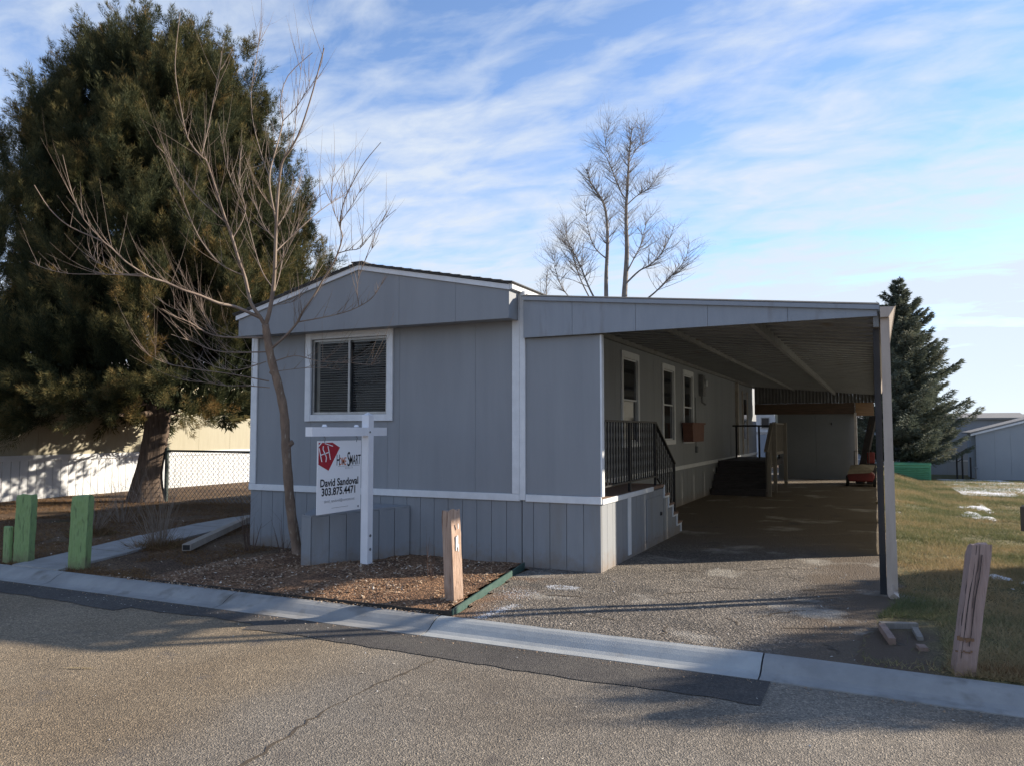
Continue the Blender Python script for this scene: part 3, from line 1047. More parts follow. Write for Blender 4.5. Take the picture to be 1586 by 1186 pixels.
# the three tall side windows
for (ya, yb, z0, z1) in side_open[:3]:
    w = MB().box(SX + 0.001, SX + 0.028, ya - 0.075, ya + 0.004, z0 - 0.085, z1 + 0.10).build('window', 'white_trim', home, pos=(SX, ya, z0))
    MB().box(SX + 0.001, SX + 0.028, yb - 0.004, yb + 0.075, z0 - 0.085, z1 + 0.10).build('trim_board', 'white_trim', w)
    MB().box(SX + 0.001, SX + 0.030, ya + 0.0055, yb - 0.0055, z1 - 0.004, z1 + 0.105).build('trim_board', 'white_trim', w)
    MB().box(SX + 0.001, SX + 0.034, ya + 0.0055, yb - 0.0055, z0 - 0.09, z0 + 0.004).build('trim_board', 'white_trim', w)
    zm = (z0 + z1) / 2
    for (c, d, off) in ((z0 + .006, zm + .015, -.014), (zm - .015, z1 - .006, -.004)):
        x0, x1 = SX + off - .016, SX + off
        t = .028
        MB().box(x0, x1, ya + .006, ya + .006 + t, c, d).box(x0, x1, yb - .006 - t, yb - .006, c, d).box(x0, x1, ya + .006 + t, yb - .006 - t, c, c + t).box(x0, x1, ya + .006 + t, yb - .006 - t, d - t, d).build('sash', 'white_trim', w)
        MB().box(x0 + .005, x0 + .009, ya + .03, yb - .03, c + .025, d - .025).build('pane', 'glass_dark', w)
# far door with its frame, and a white downpipe before it
d = MB().box(SX - 0.02, SX + 0.012, 25.62, 26.48, FLOOR + 0.04, 2.78).build('door', 'siding', home, pos=(SX, 25.6, FLOOR))
MB().box(SX + 0.013, SX + 0.02, 25.78, 26.32, 1.35, 2.62).build('door_pane', 'glass_dark', d)
MB().box(SX + 0.001, SX + 0.03, 25.50, 25.60, FLOOR + 0.042, 2.88).build('door_frame', 'old_white', d)
MB().box(SX + 0.001, SX + 0.03, 26.50, 26.60, FLOOR + 0.042, 2.88).build('door_frame', 'old_white', d)
MB().tube([(SX + 0.014, 26.36, 1.75), (SX + 0.05, 26.36, 1.75), (SX + 0.055, 26.28, 1.75)], 0.012, 6).build('door_handle', 'alu', d)
box_part('side_downpipe', 'old_white', home, SX + 0.002, SX + 0.09, 24.2, 24.36, FLOOR + 0.05, 3.05)
# electricity meter and an outlet box
mt = MB().box(SX + 0.001, SX + 0.11, 18.85, 19.15, 2.45, 2.95).build('meter_box', 'steel_grey', home, pos=(SX, 19, 2.45), bevel=0.01)
MB().tube([(SX + 0.112, 19.0, 2.75), (SX + 0.17, 19.0, 2.75), (SX + 0.19, 19.0, 2.75)], [0.085, 0.085, 0.06], 14).build('meter_dial', 'meter_glass', mt)
MB().tube([(SX + 0.05, 19.0, 2.44), (SX + 0.05, 19.0, 2.30), (SX + 0.12, 19.05, 2.24)], 0.025, 8).build('conduit', 'steel_grey', mt)
box_part('outlet_box', 'steel_grey', home, SX + 0.001, SX + 0.06, 18.35, 18.47, 1.10, 1.25, 0.006)
MB().tube([(SX + 0.012, 18.41, 1.25), (SX + 0.012, 18.41, 2.40)], 0.008, 6).build('cable', 'steel_grey', home)

# triangular cover over the tow hitch
hitch = thing('hitch_cover', (-6.05, 7.9, 0), 'low grey wedge shaped box of vertical boards against the front wall', 'cover')
tipL, tipR = (-6.16, 7.30), (-6.02, 7.30)
bR, bL = (-5.44, 8.50), (-6.74, 8.50)
HT0, HT1 = 0.625, 0.665
MB().add([(tipL[0], tipL[1], HT0), (tipR[0], tipR[1], HT0), (bR[0], bR[1], HT1), (bL[0], bL[1], HT1), (tipL[0], tipL[1], HT0 - .02), (tipR[0], tipR[1], HT0 - .02), (bR[0], bR[1], HT1 - .02), (bL[0], bL[1], HT1 - .02)],
         [(0, 1, 2, 3), (7, 6, 5, 4), (0, 4, 5, 1), (1, 5, 6, 2), (2, 6, 7, 3), (3, 7, 4, 0)]).build('lid', 'skirt_paint', hitch)
for (pa, pb_, n) in ((tipR, bR, 6), (tipL, bL, 6), (tipL, tipR, 1)):
    for k in range(n):
        t0, t1 = k / n, (k + 1) / n
        ax, ay = pa[0] + (pb_[0] - pa[0]) * t0, pa[1] + (pb_[1] - pa[1]) * t0
        bx2, by2 = pa[0] + (pb_[0] - pa[0]) * t1, pa[1] + (pb_[1] - pa[1]) * t1
        dx_, dy2 = bx2 - ax, by2 - ay
        l = math.hypot(dx_, dy2)
        g = 0.004
        ax2, ay2 = ax + dx_ / l * g, ay + dy2 / l * g
        bx2, by2 = bx2 - dx_ / l * g, by2 - dy2 / l * g
        zt = HT0 + (HT1 - HT0) * (t0 + t1) / 2 * (1 if n > 1 else 0) - 0.022
        MB().bar((ax2, ay2, (zt - 0.12) / 2), (bx2, by2, (zt - 0.12) / 2), 0.02, zt + 0.12).build('board', 'skirt_paint', hitch)

# ------------------------------------------------------------------ porch with wind wall, steps and railing
PX = -2.87
porch = thing('porch', (-3.36, 10.2, 0), 'grey boarded porch with white edging, steps and a windbreak wall', 'porch')
DY1, SY1 = 11.40, 12.53
deck_z = FLOOR + 0.0
box_part('deck', 'deck_carpet', porch, HX1 + 0.03, PX + 0.012, HY + 0.01, DY1, deck_z - 0.03, deck_z + 0.008)
box_part('porch_core', 'backing', porch, HX1 + 0.03, PX - 0.03, HY + 0.04, DY1, -0.05, deck_z - 0.031)
# front boards below and sheet above
WT = 2.72
x = HX1 + 0.055
edges = [HX1 + 0.004, -3.71, -3.50, -3.29, -3.08, PX]
for a, b in zip(edges[:-1], edges[1:]):
    piece('skirt_panel', (b - a - 0.006, 0.03, SK + 0.10), 'skirt_paint', porch, (a + 0.003, HY - 0.012, -0.10))
box_part('wind_wall', 'siding', porch, HX1 + 0.055, PX - 0.001, HY - 0.012, HY + 0.06, FLOOR + 0.042, WT)
box_part('edge_trim', 'white_trim', porch, PX + 0.001, PX + 0.022, HY - 0.016, HY + 0.064, FLOOR + 0.042, WT)
box_part('belt_trim', 'white_trim', porch, HX1 + 0.056, PX + 0.012, HY - 0.040, HY - 0.013, FLOOR - 0.045, FLOOR + 0.04, 0.004)
# side boards
y = HY + 0.02
while y < DY1 - 0.05:
    w = min(0.203, DY1 - y)
    piece('skirt_panel', (0.03, w - 0.006, deck_z - 0.05 + 0.10), 'skirt_paint', porch, (PX - 0.03, y + 0.003, -0.10))
    y += 0.203
box_part('side_trim', 'white_trim', porch, PX + 0.001, PX + 0.024, HY + 0.002, 10.75, FLOOR - 0.05, FLOOR + 0.012, 0.004)
box_part('pale_strip', 'white_trim', porch, PX + 0.001, PX + 0.012, 9.55, 9.68, 0.05, FLOOR - 0.052)  # white vertical strip partway along the side boards
box_part('hatch', 'skirt_paint', porch, PX + 0.001, PX + 0.012, 10.42, 11.30, 0.10, 0.68, 0.003)
MB().tube([(PX + 0.012, 11.16, 0.42), (PX + 0.035, 11.16, 0.42)], [0.03, 0.022], 10).build('hatch_knob', 'iron', porch)
# stair flight: side wall cut to the step line, white nosing, treads
NS = 5
rise = deck_z / NS
run = (SY1 - DY1) / (NS - 1 + 0.3)
stair = []
for k in range(NS):
    yk = DY1 + run * k
    zk = deck_z - rise * k
    stair.append((yk, zk))
for k in range(NS):
    ya = DY1 + run * (k - 0.0) if k else DY1
    zt = deck_z - rise * (k + 1) if k < NS - 1 else 0.02
    if k < NS - 1:
        ya, yb = DY1 + run * k + 0.001, DY1 + run * (k + 1)
        MB().box(PX - 0.03, PX, ya, yb, -0.10, zt).build('stringer_board', 'skirt_paint', porch)
        MB().box(HX1 + 0.05, PX - 0.032, ya, yb, -0.05, zt - 0.001).build('step', 'dark_wood', porch)
        MB().box(HX1 + 0.05, PX + 0.03, ya - 0.002, yb + 0.02, zt + 0.001, zt + 0.028).build('tread', 'deck_carpet', porch)
        MB().box(PX + 0.001, PX + 0.02, ya - 0.02, yb + 0.018, zt - 0.030, zt).build('nosing', 'white_trim', porch)
    MB().box(PX + 0.001, PX + 0.018, DY1 + run * k - 0.018, DY1 + run * k + 0.016, deck_z - rise * (k + 1) + (0.0 if k < NS - 1 else 0.02), deck_z - rise * k - 0.032 - (0 if k else -0.03)).build('riser_edge', 'white_trim', porch)
# wrought-iron railing
RXp = PX - 0.05
rail = MB().bar((RXp, HY + 0.09, 1.735), (RXp, 11.14, 1.735), 0.045, 0.025).build('railing', 'iron', porch, pos=(RXp, HY + 0.1, 1.73))
MB().bar((RXp, HY + 0.09, 0.955), (RXp, 11.10, 0.955), 0.025, 0.02).build('bottom_rail', 'iron', rail)
for yy2 in (9.82, 11.12):
    MB().box(RXp - 0.017, RXp + 0.017, yy2 - 0.017, yy2 + 0.017, deck_z + 0.008, 1.722).build('post', 'iron', rail)
yE = 12.28
zE = 1.10
MB().bar((RXp, 11.14, 1.732), (RXp, yE + 0.02, zE), 0.045, 0.025).build('stair_rail', 'iron', rail)
MB().bar((RXp, 11.16, 0.96), (RXp, yE, zE - 0.70), 0.025, 0.02).build('bottom_rail', 'iron', rail)
MB().box(RXp - 0.017, RXp + 0.017, yE - 0.017, yE + 0.017, 0.20, zE - 0.01).build('post', 'iron', rail)


def twisted(h):
    mb_ = MB()
    n = 14
    vs = []
    for i in range(n + 1):
        z = h * i / n
        a = pi / 4 * 0 + (pi * 3.0) * (i / n)
        for j in range(4):
            t = a + j * pi / 2
            vs.append((0.0115 * cos(t), 0.0115 * sin(t), z))
    fs = []
    for i in range(n):
        for j in range(4):
            q = (j + 1) % 4
            fs.append((i * 4 + j, i * 4 + q, (i + 1) * 4 + q, (i + 1) * 4 + j))
    mb_.add(vs, fs)
    return mb_.mesh('baluster', 'iron')


tw = twisted(0.762)
tw2 = twisted(0.70)
y = HY + 0.17
while y < 11.08:
    if abs(y - 9.82) > 0.05:
        put(bpy.data.objects.new('baluster', tw), rail, (RXp, y, 0.963))
    y += 0.112
for k in range(9):
    t = (k + 0.7) / 9.4
    put(bpy.data.objects.new('baluster', tw2), rail, (RXp, 11.16 + (yE - 11.16) * t, 0.975 + (zE - 0.71 - 0.96) * t))

# ------------------------------------------------------------------ carport
cp_ = thing('carport', (-1.9, 17, 0), 'open metal carport with ribbed roof attached to the side of the home', 'carport')
CX0, CX1, CY0, CY1 = HX1 + 0.01, 0.06, 8.44, 27.9


def cz(x):
    """underside of the roof"""
    return 3.17 + (2.80 - 3.17) * (x - CX0) / (CX1 - CX0)


# ribbed roof pans running across, one part each
pan = None
pw = 0.405
n = int((CY1 - CY0) / pw)
pw = (CY1 - CY0) / n
prof2 = [(0.003, 0.0), (0.255, 0.0), (0.262, -0.105), (pw - 0.010, -0.105), (pw - 0.003, 0.0)]
mbp = MB()
vs, fs = [], []
m = len(prof2)
for x in (CX0, CX1 - 0.0):
    for (yy3, zz) in prof2:
        vs.append((x - CX0, yy3, cz(x) - cz(CX0) + zz + 0.062))
    for (yy3, zz) in prof2:
        vs.append((x - CX0, yy3, cz(x) - cz(CX0) + zz + 0.068))
for j in range(m - 1):
    fs.append((j, j + 1, 2 * m + j + 1, 2 * m + j))
    fs.append((m + j, 3 * m + j, 3 * m + j + 1, m + j + 1))
fs.append((0, 2 * m, 3 * m, m))
fs.append((m - 1, 2 * m - 1, 4 * m - 1, 3 * m - 1))
mbp.add(vs, fs)
pan = mbp.mesh('roof_pan', 'roof_metal')
for k in range(n):
    put(bpy.data.objects.new('roof_pan', pan), cp_, (CX0, CY0 + k * pw, cz(CX0)))
# fascia sheets at the front
f_seams = [CX0 + 0.044, -3.18, -2.42, -1.62, -0.40 - 0.4, CX1 - 0.02]
for a, b in zip(f_seams[:-1], f_seams[1:]):
    MB().prism([(a + .002, WT + 0.002 + 0.025 * (a - CX0) / 4), (b - .002, WT + 0.002 + 0.025 * (b - CX0) / 4), (b - .002, cz(b) + 0.045), (a + .002, cz(a) + 0.045)], 'y', CY0 - 0.012, CY0 - 0.001).build('fascia_panel', 'fascia_paint', cp_)
MB().add([(CX0 + .044, CY0 - .045, cz(CX0) + .050), (CX1, CY0 - .045, cz(CX1) + .050), (CX1, CY0 + .02, cz(CX1) + .072), (CX0 + .044, CY0 + .02, cz(CX0) + .072),
          (CX0 + .044, CY0 - .045, cz(CX0) + .005), (CX1, CY0 - .045, cz(CX1) + .005), (CX1, CY0 - .013, cz(CX1) + .005), (CX0 + .044, CY0 - .013, cz(CX0) + .005)],
         [(0, 1, 2, 3), (0, 4, 5, 1), (4, 7, 6, 5), (1, 5, 6, 2), (0, 3, 7, 4)]).build('drip_edge', 'fascia_paint', cp_)
MB().add([(CX0 + .044, CY0 - .048, cz(CX0) + .052), (CX1, CY0 - .048, cz(CX1) + .052), (CX1, CY0 + .03, cz(CX1) + .076), (CX0 + .044, CY0 + .03, cz(CX0) + .076),
          (CX0 + .044, CY0 - .048, cz(CX0) + .058), (CX1, CY0 - .048, cz(CX1) + .058), (CX1, CY0 + .03, cz(CX1) + .082), (CX0 + .044, CY0 + .03, cz(CX0) + .082)],
         [(3, 2, 1, 0), (4, 5, 6, 7), (0, 1, 5, 4), (1, 2, 6, 5), (2, 3, 7, 6), (3, 0, 4, 7)]).build('roof_edge', 'shingle', cp_)
# inner beams
MB().bar((-1.22, CY0 + 0.02, cz(-1.22) - 0.075), (-1.22, CY1 - 0.05, cz(-1.22) - 0.075), 0.06, 0.13).build('beam', 'beam_paint', cp_)
MB().bar((-2.5, CY0 + 1.6, cz(-2.5) - 0.055), (-2.5, CY1 - 0.05, cz(-2.5) - 0.055), 0.05, 0.09).build('beam', 'beam_paint', cp_)
MB().bar((CX1 - 0.035, CY0 + 0.01, cz(CX1) - 0.085), (CX1 - 0.035, CY1, cz(CX1) - 0.085), 0.05, 0.15).build('beam', 'beam_paint', cp_)
MB().bar((CX0 + 0.05, CY0 + 0.06, cz(CX0) - 0.06), (CX0 + 0.05, CY1, cz(CX0) - 0.06), 0.05, 0.11).build('beam', 'beam_paint', cp_)
# posts on the open side
for yp in (8.63, 11.25, 15.2, 19.2, 23.2):
    MB().box(CX1 - 0.065, CX1 - 0.005, yp - 0.035, yp + 0.035, -0.05, cz(CX1) - 0.162).build('post', 'dark_panel', cp_)
# gutter with downspout at the front corner
gx0, gx1 = CX1 + 0.004, CX1 + 0.135
gz = cz(CX1) + 0.03
MB().prism([(gx0, gz), (gx0, gz - 0.105), (gx0 + 0.075, gz - 0.105), (gx1, gz - 0.005), (gx1 + 0.012, gz + 0.004), (gx1 - 0.006, gz - 0.008), (gx0 + 0.07, gz - 0.098), (gx0 + 0.008, gz - 0.098), (gx0 + 0.008, gz)], 'y', CY0 - 0.05, CY1).build('gutter', 'downspout_paint', cp_)
MB().prism([(gx0, gz - 0.001), (gx0 + .002, gz - 0.104), (gx0 + 0.073, gz - 0.104), (gx1 - .002, gz - 0.006)], 'y', CY0 - 0.056, CY0 - 0.051).build('gutter_cap', 'downspout_paint', cp_)
dsx = CX1 + 0.045
ds = MB()
for (za, zb, t) in ((gz - 0.095, 1.28, 0.0), (1.32, 0.52, 0.004), (0.55, 0.085, 0.008)):
    w = 0.040 + t
    ds.prism([(dsx - w, CY0 + 0.02 - w * 0.8 + 0.03), (dsx + w, CY0 + 0.02 - w * 0.8 + 0.03), (dsx + w, CY0 + 0.05 + w * 0.8), (dsx - w, CY0 + 0.05 + w * 0.8)], 'z', zb, za)
ds.build('downspout', 'downspout_paint', cp_)
MB().tube([(dsx, CY0 + 0.05, 0.12), (dsx, CY0 + 0.02, 0.05), (dsx + 0.01, CY0 - 0.05, 0.02)], [0.048, 0.048, 0.046], 4).build('downspout_foot', 'downspout_paint', cp_)
# screen added to block sun, translucent to brighten inside, from the second post backwards
for k, ya in enumerate(np.arange(11.29, 27.0, 1.22)):
    MB().add([(CX1 - .040, ya, .03), (CX1 - .040, ya + 1.215, .03), (CX1 - .040, ya + 1.215, 2.87), (CX1 - .040, ya, 2.87)], [(0, 1, 2, 3)]).build('added_screen', 'added_screen_sheet', cp_)
# far end: corrugated gable strip over a brown header
for k in range(36):
    xa = CX0 + 0.06 + k * 0.1075
    zt = cz(xa) + 0.058
    if zt > 2.56:
        MB().prism([(xa, CY1 - 0.045), (xa + 0.03, CY1 - 0.02), (xa + 0.06, CY1 - 0.02), (xa + 0.09, CY1 - 0.045), (xa + 0.1055, CY1 - 0.045), (xa + 0.1055, CY1 - 0.01), (xa, CY1 - 0.01)], 'z', 2.53, zt).build('end_rib', 'end_metal', cp_)
box_part('end_header', 'brown_wood', cp_, CX0 + 0.06, -0.62, CY1 - 0.06, CY1 + 0.04, 2.16, 2.528)
box_part('end_board', 'plywood', cp_, -0.60, -0.05, CY1 - 0.02, CY1 + 0.01, 2.10, 2.53)
box_part('end_post', 'old_white', cp_, -0.645, -0.57, CY1 - 0.17, CY1 - 0.085, 0.0, 2.2)

# ------------------------------------------------------------------ back steps and landing under the carport
bs = thing('back_steps', (-3.1, 21.5, 0), 'dark wooden steps up to a landing under the carport with grey slatted rail', 'steps')
bx0, bx1 = HX1 + 0.04, -2.50
for k in range(5):
    zt = (k + 1) * FLOOR / 5
    ya = 20.0 + 0.27 * k
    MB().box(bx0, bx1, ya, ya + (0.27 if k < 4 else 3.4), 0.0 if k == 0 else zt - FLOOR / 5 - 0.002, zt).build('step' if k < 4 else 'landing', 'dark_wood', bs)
    MB().box(bx0, bx1, ya - 0.025, ya - 0.002, zt - 0.03, zt + 0.004).build('nosing', 'dark_wood', bs)
rl = MB().bar((bx1 + 0.03, 19.95, 1.10), (bx1 + 0.03, 21.2, 1.80), 0.09, 0.04).build('railing', 'grey_wood', bs, pos=(bx1, 20, 1))
MB().bar((bx1 + 0.03, 21.2, 1.80), (bx1 + 0.03, 23.8, 1.80), 0.09, 0.04).build('top_rail', 'grey_wood', rl)
MB().bar((bx1 + 0.03, 21.2, 1.00), (bx1 + 0.03, 23.8, 1.00), 0.04, 0.08).build('lower_rail', 'grey_wood', rl)
for k in range(8):
    yk = 20.0 + k * 0.165
    zk = 1.08 + (yk - 19.95) * 0.56
    piece('baluster', (0.035, 0.035, zk - (zk - 0.98)), 'grey_wood', rl, (bx1 + 0.012, yk, max(0.02, zk - 1.0)))
for k in range(17):
    piece('baluster', (0.035, 0.035, 0.74), 'grey_wood', rl, (bx1 + 0.012, 21.25 + k * 0.155, 1.04))
for yk in (19.93, 21.15, 23.75):
    piece('post', (0.09, 0.09, 1.08 if yk < 20 else 1.84), 'grey_wood', rl, (bx1 + 0.055, yk, 0.0))
r2 = MB().bar((bx0, 23.4, 1.75), (bx1 + 0.0, 23.4, 1.75), 0.05, 0.05).build('end_rail', 'iron', bs)
for xk in (bx0 + 0.08, -3.1, bx1 - 0.06):
    piece('rail_post', (0.05, 0.05, 0.92), 'iron', bs, (xk, 23.375, FLOOR))

# red-brown window box under the third window
wbx = thing('window_box', (SX + 0.14, 17.6, 1.36), 'red brown planter box mounted below the third side window', 'planter')
MB().prism([(17.00, 1.37), (18.12, 1.37), (18.20, 1.75), (16.92, 1.75)], 'x', SX + 0.036, SX + 0.25).build('planter_body', 'terracotta', wbx)
MB().prism([(16.88, 1.751), (18.24, 1.751), (18.24, 1.79), (16.88, 1.79)], 'x', SX + 0.036, SX + 0.275).build('planter_rim', 'terracotta', wbx)

# grey store shed closing the back of the carport
ss = thing('storage_shed', (-1.85, 29.2, 0), 'plain grey shed wall closing the back of the carport', 'shed')
for k in range(2):
    box_part('wall_panel', 'store_siding', ss, -3.06 + k * 1.22 + 0.003, -3.06 + (k + 1) * 1.22 - 0.003, 28.0, 28.03, 0.0, 2.18)
box_part('wall_core', 'backing', ss, -3.05, -0.62, 28.031, 30.4, 0.0, 2.17)
MB().prism([(-3.12, 2.19), (-0.55, 2.19), (-0.55, 2.25), (-3.12, 2.32)], 'y', 27.93, 30.5).build('roof', 'far_roof', ss)
MB().tube([(-1.35, 27.998, 1.86), (-1.35, 27.95, 1.86), (-1.35, 27.93, 1.80)], 0.02, 6).build('hook', 'iron', ss)

# odds and ends at the back right of the carport
mo = thing('lawn_mower', (-0.42, 25.1, 0), 'red lawn mower under a draped cloth at the back of the carport', 'mower')
MB().prism([(-0.78, 0.14), (-0.10, 0.14), (-0.06, 0.34), (-0.22, 0.46), (-0.64, 0.46), (-0.80, 0.34)], 'y', 24.7, 25.5).build('body', 'red_paint', mo, bevel=0.03)
for (wx, wy) in ((-0.80, 24.85), (-0.08, 24.85), (-0.80, 25.4), (-0.08, 25.4)):
    MB().tube([(wx - 0.035, wy, 0.15), (wx + 0.035, wy, 0.15)], 0.15, 14).build('wheel', 'black_rubber', mo)
MB().tube([(-0.62, 25.45, 0.40), (-0.62, 25.75, 1.0), (-0.22, 25.75, 1.0), (-0.22, 25.45, 0.40)], 0.016, 6).build('handle', 'iron', mo)
MB().add([(-0.75, 24.68, 0.47), (-0.10, 24.66, 0.475), (-0.05, 25.3, 0.60), (-0.72, 25.35, 0.585), (-0.80, 24.60, 0.36), (-0.2, 24.58, 0.40), (-0.42, 25.0, 0.63)],
         [(0, 1, 6), (1, 2, 6), (2, 3, 6), (3, 0, 6), (4, 5, 1, 0)]).build('cloth', 'tarp', mo)
ln = thing('leaning_timber', (-0.32, 26.2, 0), 'dark timber leaning against the carport back corner', 'timber')
MB().bar((-0.50, 25.9, 0.02), (-0.07, 26.45, 2.05), 0.24, 0.07).build('plank', 'dark_wood', ln)
MB().bar((-0.40, 25.86, 0.02), (-0.12, 26.38, 1.80), 0.07, 0.07).build('stud', 'brown_wood', ln)
gc = thing('fuel_can', (-0.16, 25.9, 0.0), 'small red can standing beside the leaning timber', 'can')
MB().box(-0.27, -0.06, 25.98, 26.16, 0.62, 0.96).build('can_body', 'red_paint', gc, bevel=0.02)
MB().box(-0.30, -0.03, 25.94, 26.20, 0.0, 0.617).build('stand', 'dark_wood', gc)
MB().tube([(-0.17, 26.07, 0.958), (-0.17, 26.07, 1.02)], 0.025, 8).build('cap', 'black_rubber', gc)

# ------------------------------------------------------------------ for-sale sign
sg = thing('yard_sign', (-5.50, 7.66, 0.03), 'white real estate sign hanging from a white post before the window', 'sign')
SXp = -5.50
postm = MB().box(SXp - 0.05, SXp + 0.05, 7.615, 7.715, 0.0, 1.80)
postm.add([(SXp - .05, 7.615, 1.80), (SXp + .05, 7.615, 1.80), (SXp + .05, 7.715, 1.80), (SXp - .05, 7.715, 1.80), (SXp, 7.665, 1.835)], [(0, 1, 4), (1, 2, 4), (2, 3, 4), (3, 0, 4)])
postm.build('post', 'vinyl_white', sg)
MB().box(SXp - 0.045, SXp + 0.045, 6.60, 7.614, 1.555, 1.655).box(SXp - 0.045, SXp + 0.045, 7.716, 8.0, 1.555, 1.655).build('arm', 'vinyl_white', sg)
for zb in (0.22, 0.38):
    MB().tube([(SXp + 0.051, 7.665, zb), (SXp + 0.058, 7.665, zb)], 0.017, 8).build('bolt', 'steel_grey', sg)
MB().tube([(SXp + 0.051, 7.64, 1.60), (SXp + 0.056, 7.64, 1.60)], 0.012, 8).build('bolt', 'steel_grey', sg)
for yb in (6.86, 7.44):
    MB().tube([(SXp, yb, 1.66), (SXp, yb, 1.685)], [0.03, 0.02], 8).build('cap', 'vinyl_white', sg)
    MB().tube([(SXp, yb, 1.555), (SXp + 0.012, yb + 0.005, 1.53), (SXp, yb, 1.485)], 0.005, 6).build('hook', 'steel_grey', sg)
S0, S1, SZ0, SZ1 = 6.745, 7.53, 0.705, 1.505
pnl = MB().box(SXp - 0.004, SXp + 0.004, S0, S1, SZ0, SZ1).build('sign_panel', 'sign_white', sg, pos=(SXp, S0, SZ0))
SWd, SHt = S1 - S0, SZ1 - SZ0


def on_sign(name, poly, mat, lift=0.0015):
    """poly: (u, v) in 0..1 of the panel, as a thin print layer"""
    a = [(S0 + u * SWd, SZ0 + v * SHt) for u, v in poly]
    return MB().prism(a, 'x', SXp + 0.0045, SXp + 0.0045 + lift).build(name, mat, pnl)


def lettering(name, txt, u, v, size, mat, sx=1.0, bold=0.0, align='CENTER', lift=0.0016, space=1.0):
    c = bpy.data.curves.new(name, 'FONT')
    c.body = txt
    c.size = size
    c.align_x = align
    c.offset = bold
    c.space_character = space
    c.resolution_u = 3
    tmp = bpy.data.objects.new(name + '_tmp', c)
    COL.objects.link(tmp)
    bpy.context.view_layer.update()
    me = bpy.data.meshes.new_from_object(tmp.evaluated_get(bpy.context.evaluated_depsgraph_get()))
    bpy.data.objects.remove(tmp)
    bpy.data.curves.remove(c)
    pts = [(p.co.x * sx, p.co.y) for p in me.vertices]
    for p, q in zip(me.vertices, pts):
        p.co = (0, q[0], q[1])
    me.name = name
    me.materials.clear()
    me.materials.append(MATS[mat])
    return put(bpy.data.objects.new(name, me), pnl, (SXp + 0.0045 + lift, S0 + u * SWd, SZ0 + v * SHt))


on_sign('emblem', [(0.02, 0.975), (0.02, 0.68), (0.24, 0.59), (0.49, 0.905), (0.32, 0.975)], 'sign_red')


def stroke(pts, w):
    mb_ = MB()
    for (a, b) in zip(pts[:-1], pts[1:]):
        mb_.bar((SXp + 0.0068, S0 + a[0] * SWd, SZ0 + a[1] * SHt), (SXp + 0.0068, S0 + b[0] * SWd, SZ0 + b[1] * SHt), 0.0014, w, up=(0, -(b[1] - a[1]), (b[0] - a[0]) + 1e-6))
    return mb_.build('emblem_stroke', 'sign_white', pnl)


stroke([(0.03, 0.90), (0.055, 0.82), (0.09, 0.715)], 0.013)
stroke([(0.217, 0.93), (0.245, 0.85), (0.277, 0.74)], 0.013)
stroke([(0.068, 0.808), (0.25, 0.845)], 0.011)
stroke([(0.118, 0.93), (0.110, 0.885), (0.153, 0.83), (0.189, 0.775), (0.177, 0.71)], 0.013)
stroke([(0.012, 0.925), (0.09, 0.985)], 0.013)
stroke([(0.15, 0.965), (0.22, 0.95), (0.33, 0.925)], 0.009)
lettering('brand_lettering', 'H', 0.455, 0.655, 0.175, 'sign_black', 0.52, 0.001)
lettering('brand_lettering', 'OME', 0.56, 0.655, 0.125, 'sign_orange', 0.50, 0.001)
lettering('brand_lettering', 'S', 0.70, 0.635, 0.235, 'sign_black', 0.55, 0.001)
lettering('brand_lettering', 'MART', 0.855, 0.655, 0.160, 'sign_black', 0.50, 0.001)
on_sign('brand_rule', [(0.45, 0.637), (0.96, 0.637), (0.96, 0.641), (0.45, 0.641)], 'sign_grey')
lettering('small_lettering', 'R E A L T Y', 0.71, 0.598, 0.030, 'sign_grey', 1.0)
lettering('name_lettering', 'David Sandoval', 0.50, 0.375, 0.115, 'sign_black', 0.98, 0.0030)
lettering('phone_lettering', '303.875.4471', 0.49, 0.250, 0.118, 'sign_black', 0.98, 0.0030)
lettering('mail_lettering', 'david_sandoval@comcast.net', 0.50, 0.150, 0.046, 'sign_grey', 1.0)
on_sign('fine_rule', [(0.32, 0.066), (0.70, 0.066), (0.70, 0.071), (0.32, 0.071)], 'sign_grey')
MB().tube([(SXp + 0.0045, S0 + 0.94 * SWd, SZ0 + 0.045 * SHt), (SXp + 0.007, S0 + 0.94 * SWd, SZ0 + 0.045 * SHt)], 0.014, 8).build('rivet', 'sign_grey', pnl)

# ------------------------------------------------------------------ timber posts


